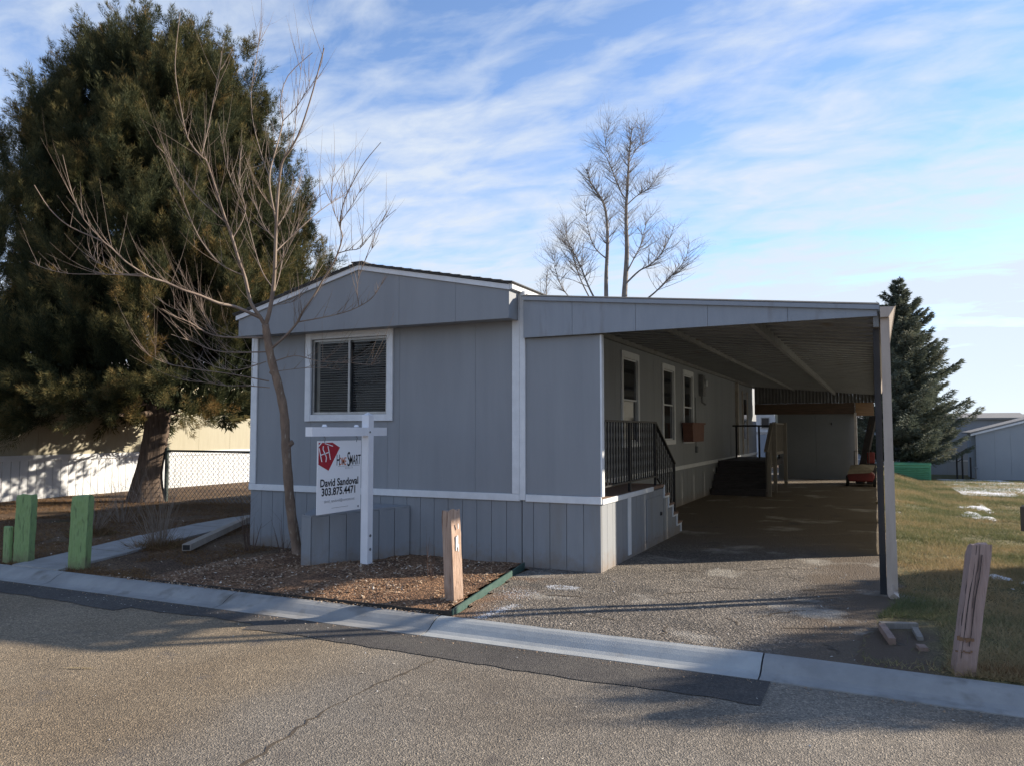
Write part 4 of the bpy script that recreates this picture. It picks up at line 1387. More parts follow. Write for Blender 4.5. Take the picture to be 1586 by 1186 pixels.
def rough_post(name, base, top, w, d, mat, label, group, rz=0.0, seed=1, notch=0.0):
    o = thing(name, base, label, 'post', group)
    r = random.Random(seed)
    b, t = Vector(base) - Vector((0, 0, 0.12)), Vector(top)
    n = 14
    ring = []
    loc = [(-1, -1), (-.35, -1.02), (.3, -1), (1, -1), (1.02, -.3), (1, .4), (1, 1), (.2, 1.02), (-1, 1), (-1.01, 0)]
    jig = [r.uniform(-.05, .05) for _ in loc]
    mb_ = MB()
    m_ = len(loc)
    for i in range(n + 1):
        k = i / n
        c = b.lerp(t, k)
        for j, (u, v) in enumerate(loc):
            q = 1 + jig[j] + r.uniform(-.03, .03)
            if i == n:
                q *= 0.95
            ch = 0.0
            if (u, v) == (.3, -1) or (u, v) == (1.02, -.3):
                ch = -.14 * r.random() * (0.4 + k)
            X = u * w / 2 * (q + (ch if abs(u) > abs(v) else 0))
            Y = v * d / 2 * (q + (ch if abs(v) >= abs(u) else 0))
            xr, yr = X * cos(rz) - Y * sin(rz), X * sin(rz) + Y * cos(rz)
            mb_.v.append((c.x + xr, c.y + yr, c.z + (r.uniform(-.018, .018) if i == n else 0)))
    for i in range(n):
        for j in range(m_):
            q = (j + 1) % m_
            mb_.f.append((i * m_ + j, i * m_ + q, (i + 1) * m_ + q, (i + 1) * m_ + j))
    mb_.v.append(tuple(t + Vector((0, 0, -.006))))
    for j in range(m_):
        mb_.f.append((n * m_ + j, n * m_ + (j + 1) % m_, len(mb_.v) - 1))
    mb_.build('timber', mat, o)
    return o, b, t


o, b, t = rough_post('timber_post', (-3.60, 6.42, 0), (-3.66, 6.44, 0.87), 0.128, 0.128, 'tan_post', 'split tan timber post in the corner of the planting bed', 'weathered timber posts', radians(-16), 3)
m_ = MB()
rs = random.Random(8)
for (uu, zz, hh, ww) in ((-.012, .50, .13, .012), (.004, .53, .11, .014), (.018, .49, .07, .010), (.012, .70, .05, .008)):
    cx_, cy_ = -3.64 + 0.0655 * cos(radians(-16)) - uu * sin(radians(-16)), 6.433 + 0.0655 * sin(radians(-16)) + uu * cos(radians(-16))
    MB().bar((cx_, cy_, zz), (cx_, cy_, zz + hh), ww, 0.006, up=(cos(radians(-16)), sin(radians(-16)), 0)).build('paint_flake', 'white_trim', o)
o, b, t = rough_post('timber_post', (0.46, 6.03, 0), (0.605, 6.06, 0.86), 0.118, 0.10, 'pink_post', 'leaning cracked pinkish timber post on the lawn by the kerb', 'weathered timber posts', radians(12), 5)
rc = random.Random(4)
for (u, za, zb, wd) in ((-0.008, 0.12, 0.862, 0.0065), (0.030, 0.20, 0.80, 0.0040), (-0.034, 0.33, 0.60, 0.0030), (0.014, 0.45, 0.862, 0.0025)):
    pts_ = []
    for i in range(9):
        zz = za + (zb - za) * i / 8
        pts_.append(Vector((0.46 + 0.13 * zz / .86 + u + rc.uniform(-.004, .004), 6.03 + 0.03 * zz / .86 - 0.0515, zz)))
    m_ = MB()
    for i in range(8):
        m_.bar(pts_[i], pts_[i + 1], wd * (1 - .6 * abs(i - 3.5) / 4), 0.012, up=(0, 1, 0))
    m_.build('crack', 'iron', o)
for zc_, wz, n_ in ((0.245, 0.030, 12), (0.165, 0.010, 9)):
    m_ = MB()
    for i in range(n_):
        u0 = -0.048 + 0.098 * i / n_
        zz = zc_ + rc.uniform(-.006, .006)
        hh = wz * rc.uniform(.45, 1.2)
        xx = 0.46 + 0.13 * zz / .86 + u0
        m_.box(xx, xx + 0.098 / n_, 5.978, 5.986, zz - hh / 2, zz + hh / 2)
    m_.build('bare_band', 'bare_wood', o)
rough_post('green_post', (-9.58, 6.20, 0), (-9.58, 6.22, 0.82), 0.19, 0.12, 'green_post', 'thick pale green post with a shorter board beside it', 'green painted posts', radians(25), 8)
o = bpy.data.objects['green_post']
sp = MB().box(-9.80, -9.68, 6.08, 6.14, -0.08, 0.44).build('short_board', 'green_post', o, bevel=0.012)
rough_post('green_post', (-8.58, 6.22, 0), (-8.57, 6.24, 0.85), 0.20, 0.12, 'green_post', 'single pale green post right of the concrete path', 'green painted posts', radians(25), 9)

# bed edging
eg = thing('garden_edging', (-3.45, 6.05, 0), 'dark and green plastic edging strip around the planting bed', 'edging')
ep = [(-7.45, 6.04, 0.012), (-6.8, 6.05, 0.015), (-6.3, 6.035, 0.03), (-5.8, 6.045, 0.028), (-5.2, 6.03, 0.036), (-4.7, 6.045, 0.04), (-4.2, 6.03, 0.05), (-3.8, 6.025, 0.055), (-3.42, 6.03, 0.07)]
mb = MB()
for a, b in zip(ep[:-1], ep[1:]):
    mb.bar((a[0], a[1], a[2] / 4 - 0.012), (b[0], b[1], b[2] / 4 - 0.012), 0.014, (a[2] + b[2]) / 4 + 0.03)
mb.build('street_strip', 'edging_black', eg)
MB().bar((-3.41, 6.035, 0.014), (-3.55, 6.9, 0.022), 0.014, 0.08).bar((-3.55, 6.9, 0.022), (-3.79, 8.42, 0.032), 0.014, 0.08).build('drive_strip', 'edging_green', eg)

# loose downspout lying in the yard
pd = Vector((-9.81, 10.21, 0.07)) - Vector((-8.31, 7.56, 0.07))
lp = thing('loose_downspout', (-8.31, 7.56, 0.0), 'old white downspout lying on the ground beside the path', 'downspout')
p0, p1 = Vector((-8.31, 7.56, 0.075)), Vector((-9.81, 10.21, 0.10))
mb = MB().bar(p0, p1, 0.11, 0.085)
mb.build('pipe', 'old_white', lp)
for u in (-0.03, 0.0, 0.03):
    sd_ = pd.normalized().cross(Vector((0, 0, 1)))
    MB().bar(p0 + sd_ * u + Vector((0, 0, 0.0435)), p1 + sd_ * u + Vector((0, 0, 0.0435)), 0.008, 0.006).build('rib', 'old_white', lp)
MB().bar(p0 - pd.normalized() * 0.002, p0 - pd.normalized() * 0.006, 0.09, 0.065).build('dark_end_plate', 'iron', lp)  # dark plate drawn for the shade inside the pipe

# wooden valve frame sunk in the ground
vf = thing('valve_frame', (0.14, 6.8, 0), 'broken wooden frame sunk in the dirt by the driveway edge', 'frame')
MB().bar((-0.01, 7.12, 0.02), (0.26, 7.22, 0.02), 0.06, 0.07).build('rear_rail', 'grey_wood', vf)
MB().bar((0.00, 7.07, 0.022), (0.07, 6.62, 0.018), 0.05, 0.07).build('side_rail', 'pink_post', vf)
MB().bar((0.24, 7.10, 0.018), (0.265, 6.80, 0.012), 0.045, 0.06).build('side_rail', 'grey_wood', vf)
MB().bar((0.255, 6.60, 0.012), (0.275, 6.50, 0.012), 0.06, 0.05).build('loose_block', 'pink_post', vf)
MB().box(0.02, 0.235, 6.62, 7.09, -0.04, 0.006).build('pit', 'crack_fill', vf)

# ------------------------------------------------------------------ trees
def smooth_path(pts, k=4):
    """Catmull-Rom through pts"""
    P = [pts[0]] + list(pts) + [pts[-1]]
    out = []
    for i in range(1, len(P) - 2):
        a, b, c, d = P[i - 1], P[i], P[i + 1], P[i + 2]
        for j in range(k):
            t = j / k
            out.append(0.5 * ((2 * b) + (c - a) * t + (2 * a - 5 * b + 4 * c - d) * t * t + (3 * b - a - 3 * c + d) * t ** 3))
    out.append(P[-2])
    return out


def twig(mb, r, p, d, length, rad, level, upward=0.5, kids=3, wob=0.18, sides=4):
    n = 5 if level > 0 else 4
    pts, d = [Vector(p)], Vector(d).normalized()
    for i in range(n):
        d = (d + Vector((r.uniform(-1, 1), r.uniform(-1, 1), r.uniform(-1, 1))) * wob + Vector((0, 0, upward * 0.25))).normalized()
        pts.append(pts[-1] + d * length / n)
    rr = [rad * (1 - 0.8 * i / n) for i in range(n + 1)]
    mb.tube(pts, rr, sides, cap=False)
    if level > 0:
        for k in range(kids):
            i = r.randint(1, n - 1)
            dd = (pts[i + 1] - pts[i]).normalized()
            s = Vector((r.uniform(-1, 1), r.uniform(-1, 1), r.uniform(-.6, 1))).normalized()
            twig(mb, r, pts[i], dd * 0.9 + s * 0.85, length * r.uniform(.35, .62), rr[i] * .62, level - 1, upward, max(1, kids - 1), wob, sides)


# --- the small bare tree by the hitch
bt = thing('bare_tree', (-6.72, 7.93, 0.02), 'small leafless tree with thin pale branches before the grey front wall', 'tree')
r = random.Random(21)
D0 = 10.03


def tp(lst, slope=0.0, d0=0.0):
    """trace in photograph pixels with a depth that drifts along the branch"""
    out = []
    n_ = len(lst) - 1
    for i, (x, y) in enumerate(lst):
        out.append(at_depth(x, y, D0 + d0 + slope * i / max(1, n_)))
    return out


trunk = smooth_path([Vector((-6.72, 7.93, -0.08))] + tp([(460, 850), (452, 800), (447, 750), (443, 690), (440, 640), (432, 600), (421, 560), (415, 530), (411, 503)], -0.05))
mb = MB()
nt = len(trunk)
mb.tube(trunk, [0.067 - 0.020 * (i / (nt - 1)) + (0.02 * (1 - i / 4) if i < 4 else 0) + 0.004 * sin(i * 2.1) for i in range(nt)], 12)
kn = trunk[int(nt * 0.45)]
mb.tube([kn, kn + _R * 0.09 + Vector((0, 0, .05))], [0.055, 0.03], 8)
kn = trunk[int(nt * 0.72)]
mb.tube([kn, kn - _R * 0.07 + Vector((0, 0, .03))], [0.045, 0.022], 8)
mb.build('trunk', 'young_bark', bt, smooth=True)
limbs = [
    # (pixels, base radius, tip radius, depth drift, start offset)
    ([(411, 505), (418, 480), (424, 440), (426, 400), (428, 345), (430, 310), (436, 255), (450, 232), (466, 200), (485, 140), (502, 75)], .050, .008, -0.7, 0),
    ([(428, 345), (418, 292), (419, 262), (428, 230), (438, 188), (434, 160), (446, 118), (484, 82)], .020, .005, 0.5, -0.2),
    ([(418, 275), (405, 240), (392, 190), (389, 140), (398, 85), (407, 35)], .012, .003, 0.4, -0.1),
    ([(440, 188), (458, 168), (470, 150), (484, 130), (498, 98), (501, 70)], .009, .003, -0.4, 0.2),
    ([(450, 232), (456, 205), (460, 165), (466, 110), (471, 68)], .008, .003, 0.3, -0.4),
    ([(411, 505), (402, 490), (388, 468), (380, 432), (370, 404), (360, 370), (350, 342), (342, 318), (332, 286), (320, 250), (312, 243), (291, 215), (279, 162), (271, 101), (279, 20)], .042, .004, -1.0, 0),
    ([(312, 243), (322, 200), (330, 160), (340, 110), (343, 80)], .010, .003, 0.4, -0.6),
    ([(350, 345), (330, 328), (300, 300), (276, 266), (262, 246), (243, 226)], .013, .004, -0.5, -0.5),
    ([(376, 426), (350, 415), (330, 398), (305, 362), (284, 312), (268, 275), (258, 245), (252, 225)], .013, .003, -0.8, -0.3),
    ([(362, 372), (380, 330), (372, 292), (370, 262), (376, 225)], .010, .003, 0.6, -0.3),
    ([(424, 448), (408, 425), (396, 392), (380, 330), (368, 300), (352, 262), (345, 225), (338, 190)], .013, .003, 0.7, 0.2),
    ([(402, 492), (366, 476), (339, 470), (310, 458), (283, 449), (256, 437), (231, 429), (194, 405), (162, 376), (109, 352), (77, 324), (53, 287)], .034, .005, -1.6, 0),
    ([(162, 376), (130, 340), (112, 300), (97, 240)], .011, .003, -0.4, -1.2),
    ([(231, 429), (190, 426), (150, 425), (105, 424), (70, 416), (45, 405)], .012, .003, 0.6, -1.0),
    ([(222, 425), (188, 424), (162, 412), (148, 404), (138, 395)], .009, .003, 0.3, -1.0),
    ([(411, 523), (372, 523), (338, 521), (315, 513), (295, 500), (270, 490), (250, 478)], .022, .004, -1.1, 0),
    ([(338, 521), (325, 505), (312, 480), (300, 455), (285, 430), (276, 415)], .009, .003, -0.3, -0.6),
    ([(318, 514), (300, 500), (288, 485), (262, 475), (240, 460)], .008, .003, 0.4, -0.6),
    ([(413, 545), (375, 546), (345, 545), (322, 540), (300, 530), (285, 525), (265, 518)], .016, .003, -0.9, 0),
    ([(416, 590), (390, 585), (350, 578), (312, 573), (284, 568), (262, 564), (230, 550), (204, 527)], .014, .003, -1.3, 0.1),
    ([(418, 600), (380, 597), (350, 597), (325, 593), (295, 590), (282, 588)], .011, .003, -0.7, 0),
    ([(412, 560), (370, 573), (340, 570), (315, 560), (298, 555)], .010, .003, 0.5, 0),
    ([(420, 540), (443, 520), (461, 499), (467, 486), (485, 460), (501, 432), (518, 405), (530, 369), (526, 347), (534, 310), (548, 280), (566, 250), (590, 221)], .028, .004, -1.2, 0),
    ([(461, 499), (500, 492), (530, 485), (552, 477), (575, 463), (590, 442), (598, 428)], .013, .003, -0.6, -0.3),
    ([(556, 475), (553, 450), (557, 425), (570, 395), (586, 373)], .008, .003, -0.3, -0.7),
    ([(522, 396), (540, 388), (557, 385), (572, 367), (590, 345), (613, 325)], .010, .003, -0.4, -0.8),
    ([(526, 347), (516, 325), (513, 300), (516, 275), (520, 255)], .007, .003, 0.3, -0.9),
    ([(526, 347), (543, 322), (555, 300), (560, 292)], .007, .003, -0.2, -0.9),
    ([(424, 560), (455, 551), (480, 556), (500, 560), (545, 562), (575, 565), (590, 560)], .012, .003, -1.4, 0),
    ([(428, 575), (470, 570), (505, 570), (530, 574)], .008, .002, -1.0, 0),
    ([(428, 394), (450, 368), (480, 340), (505, 320), (525, 308), (546, 296)], .013, .003, 0.9, -0.3),
    ([(428, 350), (440, 335), (455, 305), (462, 290), (466, 260)], .010, .003, 0.6, -0.3),
    ([(426, 420), (440, 398), (452, 372), (470, 330), (495, 305), (504, 300)], .011, .003, -0.8, -0.1),
    ([(424, 330), (405, 300), (395, 282), (380, 245)], .009, .003, -0.8, -0.3),
    ([(426, 372), (410, 352), (396, 320), (384, 300), (381, 285)], .009, .003, 0.8, -0.3),
    ([(424, 470), (432, 430), (438, 400), (440, 370)], .010, .003, 0.9, 0),
    ([(430, 475), (452, 468), (470, 455), (488, 430), (500, 410)], .009, .003, 0.9, 0),
]
br = MB()
placed = []
for px, r0, r1, dr, off in limbs:
    if placed and px[0][1] < 500:
        near = min(placed, key=lambda w_: (w_[0] - px[0][0]) ** 2 + (w_[1] - px[0][1]) ** 2)
        px = [(near[0], near[1])] + list(px[1:])
        off = near[2]
    elif px[0][1] >= 500:
        off = -0.04
    for i in range(len(px) - 1):
        for q_ in range(6):
            k_ = q_ / 6
            placed.append((px[i][0] + (px[i + 1][0] - px[i][0]) * k_, px[i][1] + (px[i + 1][1] - px[i][1]) * k_, off + dr * (i + k_) / (len(px) - 1)))
    pth = smooth_path(tp(px, dr, off), 3)
    n_ = len(pth)
    r0, r1 = r0 * (0.66 if r0 > .02 else 0.68), r1 * 0.85
    br.tube(pth, [r0 + (r1 - r0) * (i / (n_ - 1)) ** 0.75 for i in range(n_)], 6, cap=False)
    steps = max(5, int(n_ * 1.3))
    for k in range(steps):
        i = r.randint(int(n_ * 0.15), int(n_ * .82))
        d = (pth[min(i + 1, n_ - 1)] - pth[i - 1]).normalized()
        s = (_R * r.uniform(-1, 1) + Vector((0, 0, 1)) * r.uniform(0.0, 1.5) + _F * r.uniform(-.8, .8))
        long_ = r.random() < .45
        twig(br, r, pth[i], d * 0.85 + s * 0.75, r.uniform(0.35, 0.85) if long_ else r.uniform(0.05, 0.22), 0.0038 if long_ else 0.0036, 1 if long_ and r.random() < .5 else 0, 0.38, 2, 0.075)
br.build('branches', 'twig_bark', bt, smooth=True)


# --- leafless trees behind
def back_tree(name, depth, stems, label, seed, mat='far_bark', group=None, dens=1.0, spread=1.0):
    r = random.Random(seed)
    base = at_depth(stems[0][0][0][0], stems[0][0][0][1], depth)
    o = thing(name, (base.x, base.y, -0.3), label, 'tree', group)
    tr, bb = MB(), MB()
    for px, r0, r1, dr in stems:
        pts = [at_depth(x, y, depth + dr * i / len(px)) for i, (x, y) in enumerate(px)]
        low = pts[0].copy()
        pts = [Vector((base.x + (low.x - base.x) * .3, base.y + (low.y - base.y) * .3, -0.5))] + pts if r0 > 0.05 else pts
        pth = smooth_path(pts, 4)
        n_ = len(pth)
        rad = [r0 + (r1 - r0) * (i / (n_ - 1)) ** 0.8 for i in range(n_)]
        (tr if r0 > 0.05 else bb).tube(pth, rad, 7, cap=False)
        for k in range(int(n_ * 1.7 * dens)):
            i = r.randint(int(n_ * (0.45 if r0 > .05 else .2)), n_ - 2)
            d = (pth[i + 1] - pth[i - 1]).normalized()
            a = r.uniform(0, 2 * pi)
            s = Vector((cos(a), sin(a), r.uniform(-.1, .35)))
            f = 1 - 0.55 * i / n_
            twig(bb, r, pth[i], d * 0.6 + s * 0.8, r.uniform(0.9, 2.3) * f * spread, min(rad[i] * .34, .008) + .0045, 2, 0.26, 3, 0.21)
    tr.build('trunk', mat, o, smooth=True)
    bb.build('branches', mat, o, smooth=True)
    return o


back_tree('leafless_tree', 34.0, [
    ([(966, 520), (967, 465), (969, 430), (971, 390), (970, 350), (970, 320), (972, 290), (974, 250), (976, 225), (979, 197)], .17, .02, 0.5),
    ([(940, 520), (939, 465), (939, 425), (941, 380), (940, 345), (936, 318), (926, 300), (915, 283), (908, 262)], .13, .02, -0.8),
    ([(969, 440), (990, 420), (1005, 412), (1022, 396), (1036, 372), (1045, 348)], .045, .008, -1.2),
    ([(972, 420), (985, 395), (992, 380), (1000, 350), (1010, 330)], .035, .008, 1.4),
    ([(971, 310), (962, 298), (952, 275), (946, 258), (938, 243), (926, 228)], .035, .006, -0.6),
    ([(971, 318), (985, 305), (1000, 295), (1012, 285), (1020, 268)], .032, .006, 0.7),
    ([(972, 258), (985, 232), (996, 222), (994, 205), (990, 192)], .02, .005, 0.4),
    ([(945, 245), (938, 225), (941, 205), (946, 190)], .018, .004, 0.2),
    ([(1000, 465), (1018, 450), (1035, 432), (1050, 418), (1062, 400), (1068, 375)], .045, .007, -0.5),
    ([(925, 470), (912, 445), (900, 415), (888, 390), (878, 370), (878, 340)], .05, .008, -1.5),
    ([(915, 465), (900, 435), (890, 405), (885, 385), (875, 375), (868, 352)], .035, .006, 1.2),
    ([(888, 468), (872, 448), (862, 425), (858, 405), (862, 390)], .03, .006, 0.4),
    ([(938, 400), (922, 385), (912, 360), (908, 335), (905, 310)], .032, .006, 0.9),
], 'tall leafless tree rising behind the carport roof', 31, dens=1.7, spread=0.95)
back_tree('leafless_tree', 48.0, [([(846, 500), (846, 452), (847, 432), (849, 418)], .06, .01, 0), ([(838, 490), (838, 452), (836, 432)], .03, .008, .5)],
          'thin leafless treetop just above the right end of the shingle roof', 5, dens=1.2, spread=0.5)

# --- the big juniper
JX, JY = -15.3, 12.75
ju = thing('juniper_tree', (JX, JY, 0), 'huge dark juniper with golden brown tips left of the home', 'tree')
mb = MB()
tpath = [Vector((JX, JY, -0.1)), Vector((JX + 0.02, JY, 0.5)), Vector((JX + 0.10, JY + .05, 1.1)), Vector((JX + 0.18, JY + 0.1, 1.9)), Vector((JX + .2, JY + .1, 3.2)), Vector((JX + .1, JY, 5.5)), Vector((JX, JY, 8.5)), Vector((JX, JY, 10.6))]
# fluted trunk
pth = smooth_path(tpath, 4)
ns = 18
rads = []
for i, p in enumerate(pth):
    z = p.z
    rads.append(0.27 + 0.13 * max(0, 1 - z / 0.8) ** 1.6 if z < 2.2 else max(0.05, 0.27 * (1 - (z - 2.2) / 9)))
k0 = len(mb.v)
for i, p in enumerate(pth):
    for j in range(ns):
        a = 2 * pi * j / ns
        q = rads[i] * (1 + 0.13 * sin(3 * a + 1.0) + 0.07 * sin(5 * a + i * 0.15) + 0.03 * sin(9 * a))
        mb.v.append((p.x + q * cos(a), p.y + q * sin(a), p.z))
for i in range(len(pth) - 1):
    for j in range(ns):
        q = (j + 1) % ns
        mb.f.append((k0 + i * ns + j, k0 + i * ns + q, k0 + (i + 1) * ns + q, k0 + (i + 1) * ns + j))
mb.build('trunk', 'juniper_bark', ju, smooth=True)


def crown_r(z, a):
    """outline radius of the crown at height z, direction a"""
    zz = np.array([0.9, 1.4, 2.2, 3.6, 5.2, 7.0, 8.4, 9.6, 10.6, 11.3, 11.9])
    rr = np.array([2.2, 2.9, 3.4, 3.55, 3.15, 2.5, 1.9, 1.2, 0.6, 0.3, 0.15])
    base = np.interp(z, zz, rr)
    return base * (0.80 + 0.34 * vnoise(a * 2.1 + 10, z * 0.6, 51) + 0.22 * (vnoise(a * 5 + 3, z * 1.3, 52) - 0.5))


limb = MB()
rj = random.Random(61)
for k in range(46):
    z0 = rj.uniform(1.7, 9.0)
    a = rj.uniform(0, 2 * pi)
    z1 = z0 + rj.uniform(0.3, 2.0) if z0 > 2.6 else z0 + rj.uniform(-0.5, 0.4)
    R = float(crown_r(z1, a)) * 0.85
    p0 = Vector((JX + .1, JY + .05, z0))
    p2 = Vector((JX + R * cos(a), JY + R * sin(a), z1))
    pm_ = p0.lerp(p2, .5) + Vector((0, 0, rj.uniform(-.3, .1)))
    pp = smooth_path([p0, pm_, p2], 4)
    limb.tube(pp, [0.085 * (1 - .8 * i / (len(pp) - 1)) for i in range(len(pp))], 5, cap=False)
limb.build('limbs', 'juniper_bark', ju, smooth=True)

plumes = []
for k in range(1350):
    z = rng.uniform(1.7, 10.2)
    if rng.random() < 0.12:
        z = rng.uniform(1.65, 2.8)
    a = rng.uniform(0, 2 * pi)
    if z < 3.0 and np.cos(a - SUN_AZ - 0.25) > 0.25 and rng.random() < .85:
        z += 1.5
    q = rng.choice([1.0, 0.92, 0.80, 0.64, 0.46], p=[.38, .26, .18, .12, .06])
    if vnoise(a * 2.6 + 4, z * 0.95, 88) < 0.24 and q > .7:
        q *= 0.72
    if z < 2.4 and q < .7:
        q = 0.85
    R = crown_r(z, a) * q
    plumes.append((JX + R * np.cos(a), JY + R * np.sin(a), z, a, q))
# upright leaders at the top: ox along the camera's right, oy along its view
for (ox, oy, zt, hc, wc) in ((-1.65, 0.1, 11.55, 4.5, .55), (-1.05, -.7, 10.8, 3.5, .5), (-.40, 0.0, 12.1, 4.5, .55), (-.30, .5, 11.7, 4, .5), (0.90, -.1, 11.6, 4.5, .42), (1.85, 0.1, 11.45, 4.5, .55), (1.45, -.6, 10.6, 3.5, .5),
                         (2.55, .2, 10.2, 4.0, .5), (2.95, -.5, 8.8, 3.2, .5), (3.45, .1, 7.9, 3.0, .5), (3.95, -.2, 6.3, 2.6, .5), (-2.3, .3, 9.7, 4.0, .5), (-2.75, -.4, 8.4, 3.0, .5), (-3.2, .1, 6.8, 3.0, .5), (-3.5, -.3, 5.4, 2.6, .45), (.4, -2.6, 8.6, 2.8, .5), (-1.4, -2.9, 7.2, 2.6, .5), (1.9, -2.7, 7.4, 2.6, .5), (.4, .9, 10.1, 3.0, .5)):
    px3 = JX + ox * _R.x + oy * _F.x
    py3 = JY + ox * _R.y + oy * _F.y
    nl = int(hc / 0.16)
    for j in range(nl):
        dz = hc * j / nl
        w_ = wc * min(1.0, 0.10 + 0.36 * dz)
        a = rng.uniform(0, 6.28)
        plumes.append((px3 + w_ * np.cos(a), py3 + w_ * np.sin(a), zt - dz - 0.85, a, 1.5))
for k in range(46):
    a = rng.uniform(0, 2 * pi)
    z = rng.uniform(3.2, 9.6)
    Rr = crown_r(z, a) * rng.uniform(.92, 1.08)
    hs = rng.uniform(1.2, 2.2)
    for j in range(8):
        w_ = 0.05 + 0.22 * j / 8
        b_ = rng.uniform(0, 6.28)
        plumes.append((JX + Rr * np.cos(a) + w_ * np.cos(b_), JY + Rr * np.sin(a) + w_ * np.sin(b_), z + hs * (0.6 - j / 8), a, 1.5))


def notch(x, y, z):
    """the open notches between the tree's pointed leaders"""
    ox = (x - JX) * _R.x + (y - JY) * _R.y
    a_ = (np.abs(ox - 0.42) < 0.10 + 0.13 * np.maximum(z - 9.0, 0)) & (z > 8.9)
    b_ = (np.abs(ox + 1.05) < 0.05 + 0.14 * np.maximum(z - 9.8, 0)) & (z > 9.8)
    c_ = (np.abs(ox - 1.42) < 0.05 + 0.12 * np.maximum(z - 9.5, 0)) & (z > 9.5)
    return a_ | b_ | c_


plumes = [p for p in plumes if not notch(p[0], p[1], p[2])]
allV, allT = [], []
view = -np.array([_F.x, _F.y])
for (cx, cy, cz0, a, q) in plumes:
    top = q > 1.2
    front = np.cos(a) * view[0] + np.sin(a) * view[1] > -0.25
    fine = top or (front and q > 0.7)
    nb = (int(rng.uniform(560, 800)) if top else int(rng.uniform(1150, 1600))) if fine else 300
    L = rng.uniform(0.75, 1.5) * (0.72 if top else 1.0)
    Wd = rng.uniform(0.24, 0.40) * (0.75 if top else 1.15)
    out = np.array([np.cos(a), np.sin(a), 0.0])
    lowp = cz0 < 2.6
    lean = rng.uniform(.05, .32) if top else (rng.uniform(0.18, 0.65) if not lowp else rng.uniform(0.8, 1.6))
    upz = 1.0 if not lowp else rng.uniform(-.12, .55)
    ax = unit(out * lean + np.array([0, 0, upz]) + rng.normal(0, .16, 3))
    nsub = 9
    sub_t = rng.uniform(0.0, 0.80, nsub)
    sub_a = rng.uniform(0, 2 * pi, nsub)
    e1 = unit(np.cross(ax, np.array([0.3, 0.2, 1.0]) if abs(ax[2]) < .9 else np.array([1.0, 0, 0])))
    e2 = np.cross(ax, e1)
    sub = rng.integers(0, nsub, nb)
    sdir = unit(ax * 1.2 + (e1 * np.cos(sub_a)[:, None] + e2 * np.sin(sub_a)[:, None]) * rng.uniform(.2, .8, nsub)[:, None])
    sbase = ax * (sub_t * L * 0.7)[:, None]
    slen = L * rng.uniform(0.32, 0.66, nsub)
    s = rng.random(nb) ** 0.8
    wid = Wd * 0.27 * np.sin(np.clip(s * 0.9 + 0.1, 0, 1) * pi) ** 0.8 + 0.010
    th = rng.uniform(0, 2 * pi, nb)
    rr = np.sqrt(rng.random(nb)) * wid
    radial = e1 * np.cos(th)[:, None] + e2 * np.sin(th)[:, None]
    P = np.array([cx, cy, cz0]) + sbase[sub] + sdir[sub] * (s * slen[sub])[:, None] + radial * rr[:, None]
    Dn = unit(sdir[sub] * 1.0 + radial * 0.6 + rng.normal(0, .25, (nb, 3)))
    Ln = rng.uniform(0.05, 0.125, nb) * (1 if fine else 1.9)
    Wn = rng.uniform(0.007, 0.014, nb) * (1 if fine else 4.5)
    allV.append(blades(P, Dn, Ln, Wn))
    base_t = rng.normal(0.27, 0.16)
    allT.append(np.clip(base_t + 0.50 * (s - 0.40) + rng.normal(0, .10, nb), 0, 1))
# dense dark inner sprays close the view through the crown
n_ = 45000
zz = rng.uniform(2.0, 10.3, n_)
aa = rng.uniform(0, 2 * pi, n_)
RR = crown_r(zz, aa) * np.sqrt(rng.uniform(0.12, 0.72, n_))
P = np.stack([JX + RR * np.cos(aa), JY + RR * np.sin(aa), zz], -1)
keepn = vnoise(aa * 3.2, zz * 1.6, 77) > 0.27
keepn &= ~notch(P[:, 0], P[:, 1], P[:, 2] + .3)
P = P[keepn]
Dn = unit(np.stack([np.cos(aa), np.sin(aa), np.full(n_, .8)], -1)[keepn] + rng.normal(0, .5, (len(P), 3)))
allV.append(blades(P, Dn, rng.uniform(.18, .34, len(P)), rng.uniform(.05, .10, len(P))))
allT.append(np.clip(rng.normal(.12, .1, len(P)), 0, 1))
V = np.concatenate(allV) - np.array([JX, JY, 0])
put(bpy.data.objects.new('crown', tri_mesh('crown', V, 'juniper_leaf', np.concatenate(allT))), ju, (JX, JY, 0))

# --- spruce on the right, and two added shrubs beyond the frame that throw the shade over the kerb


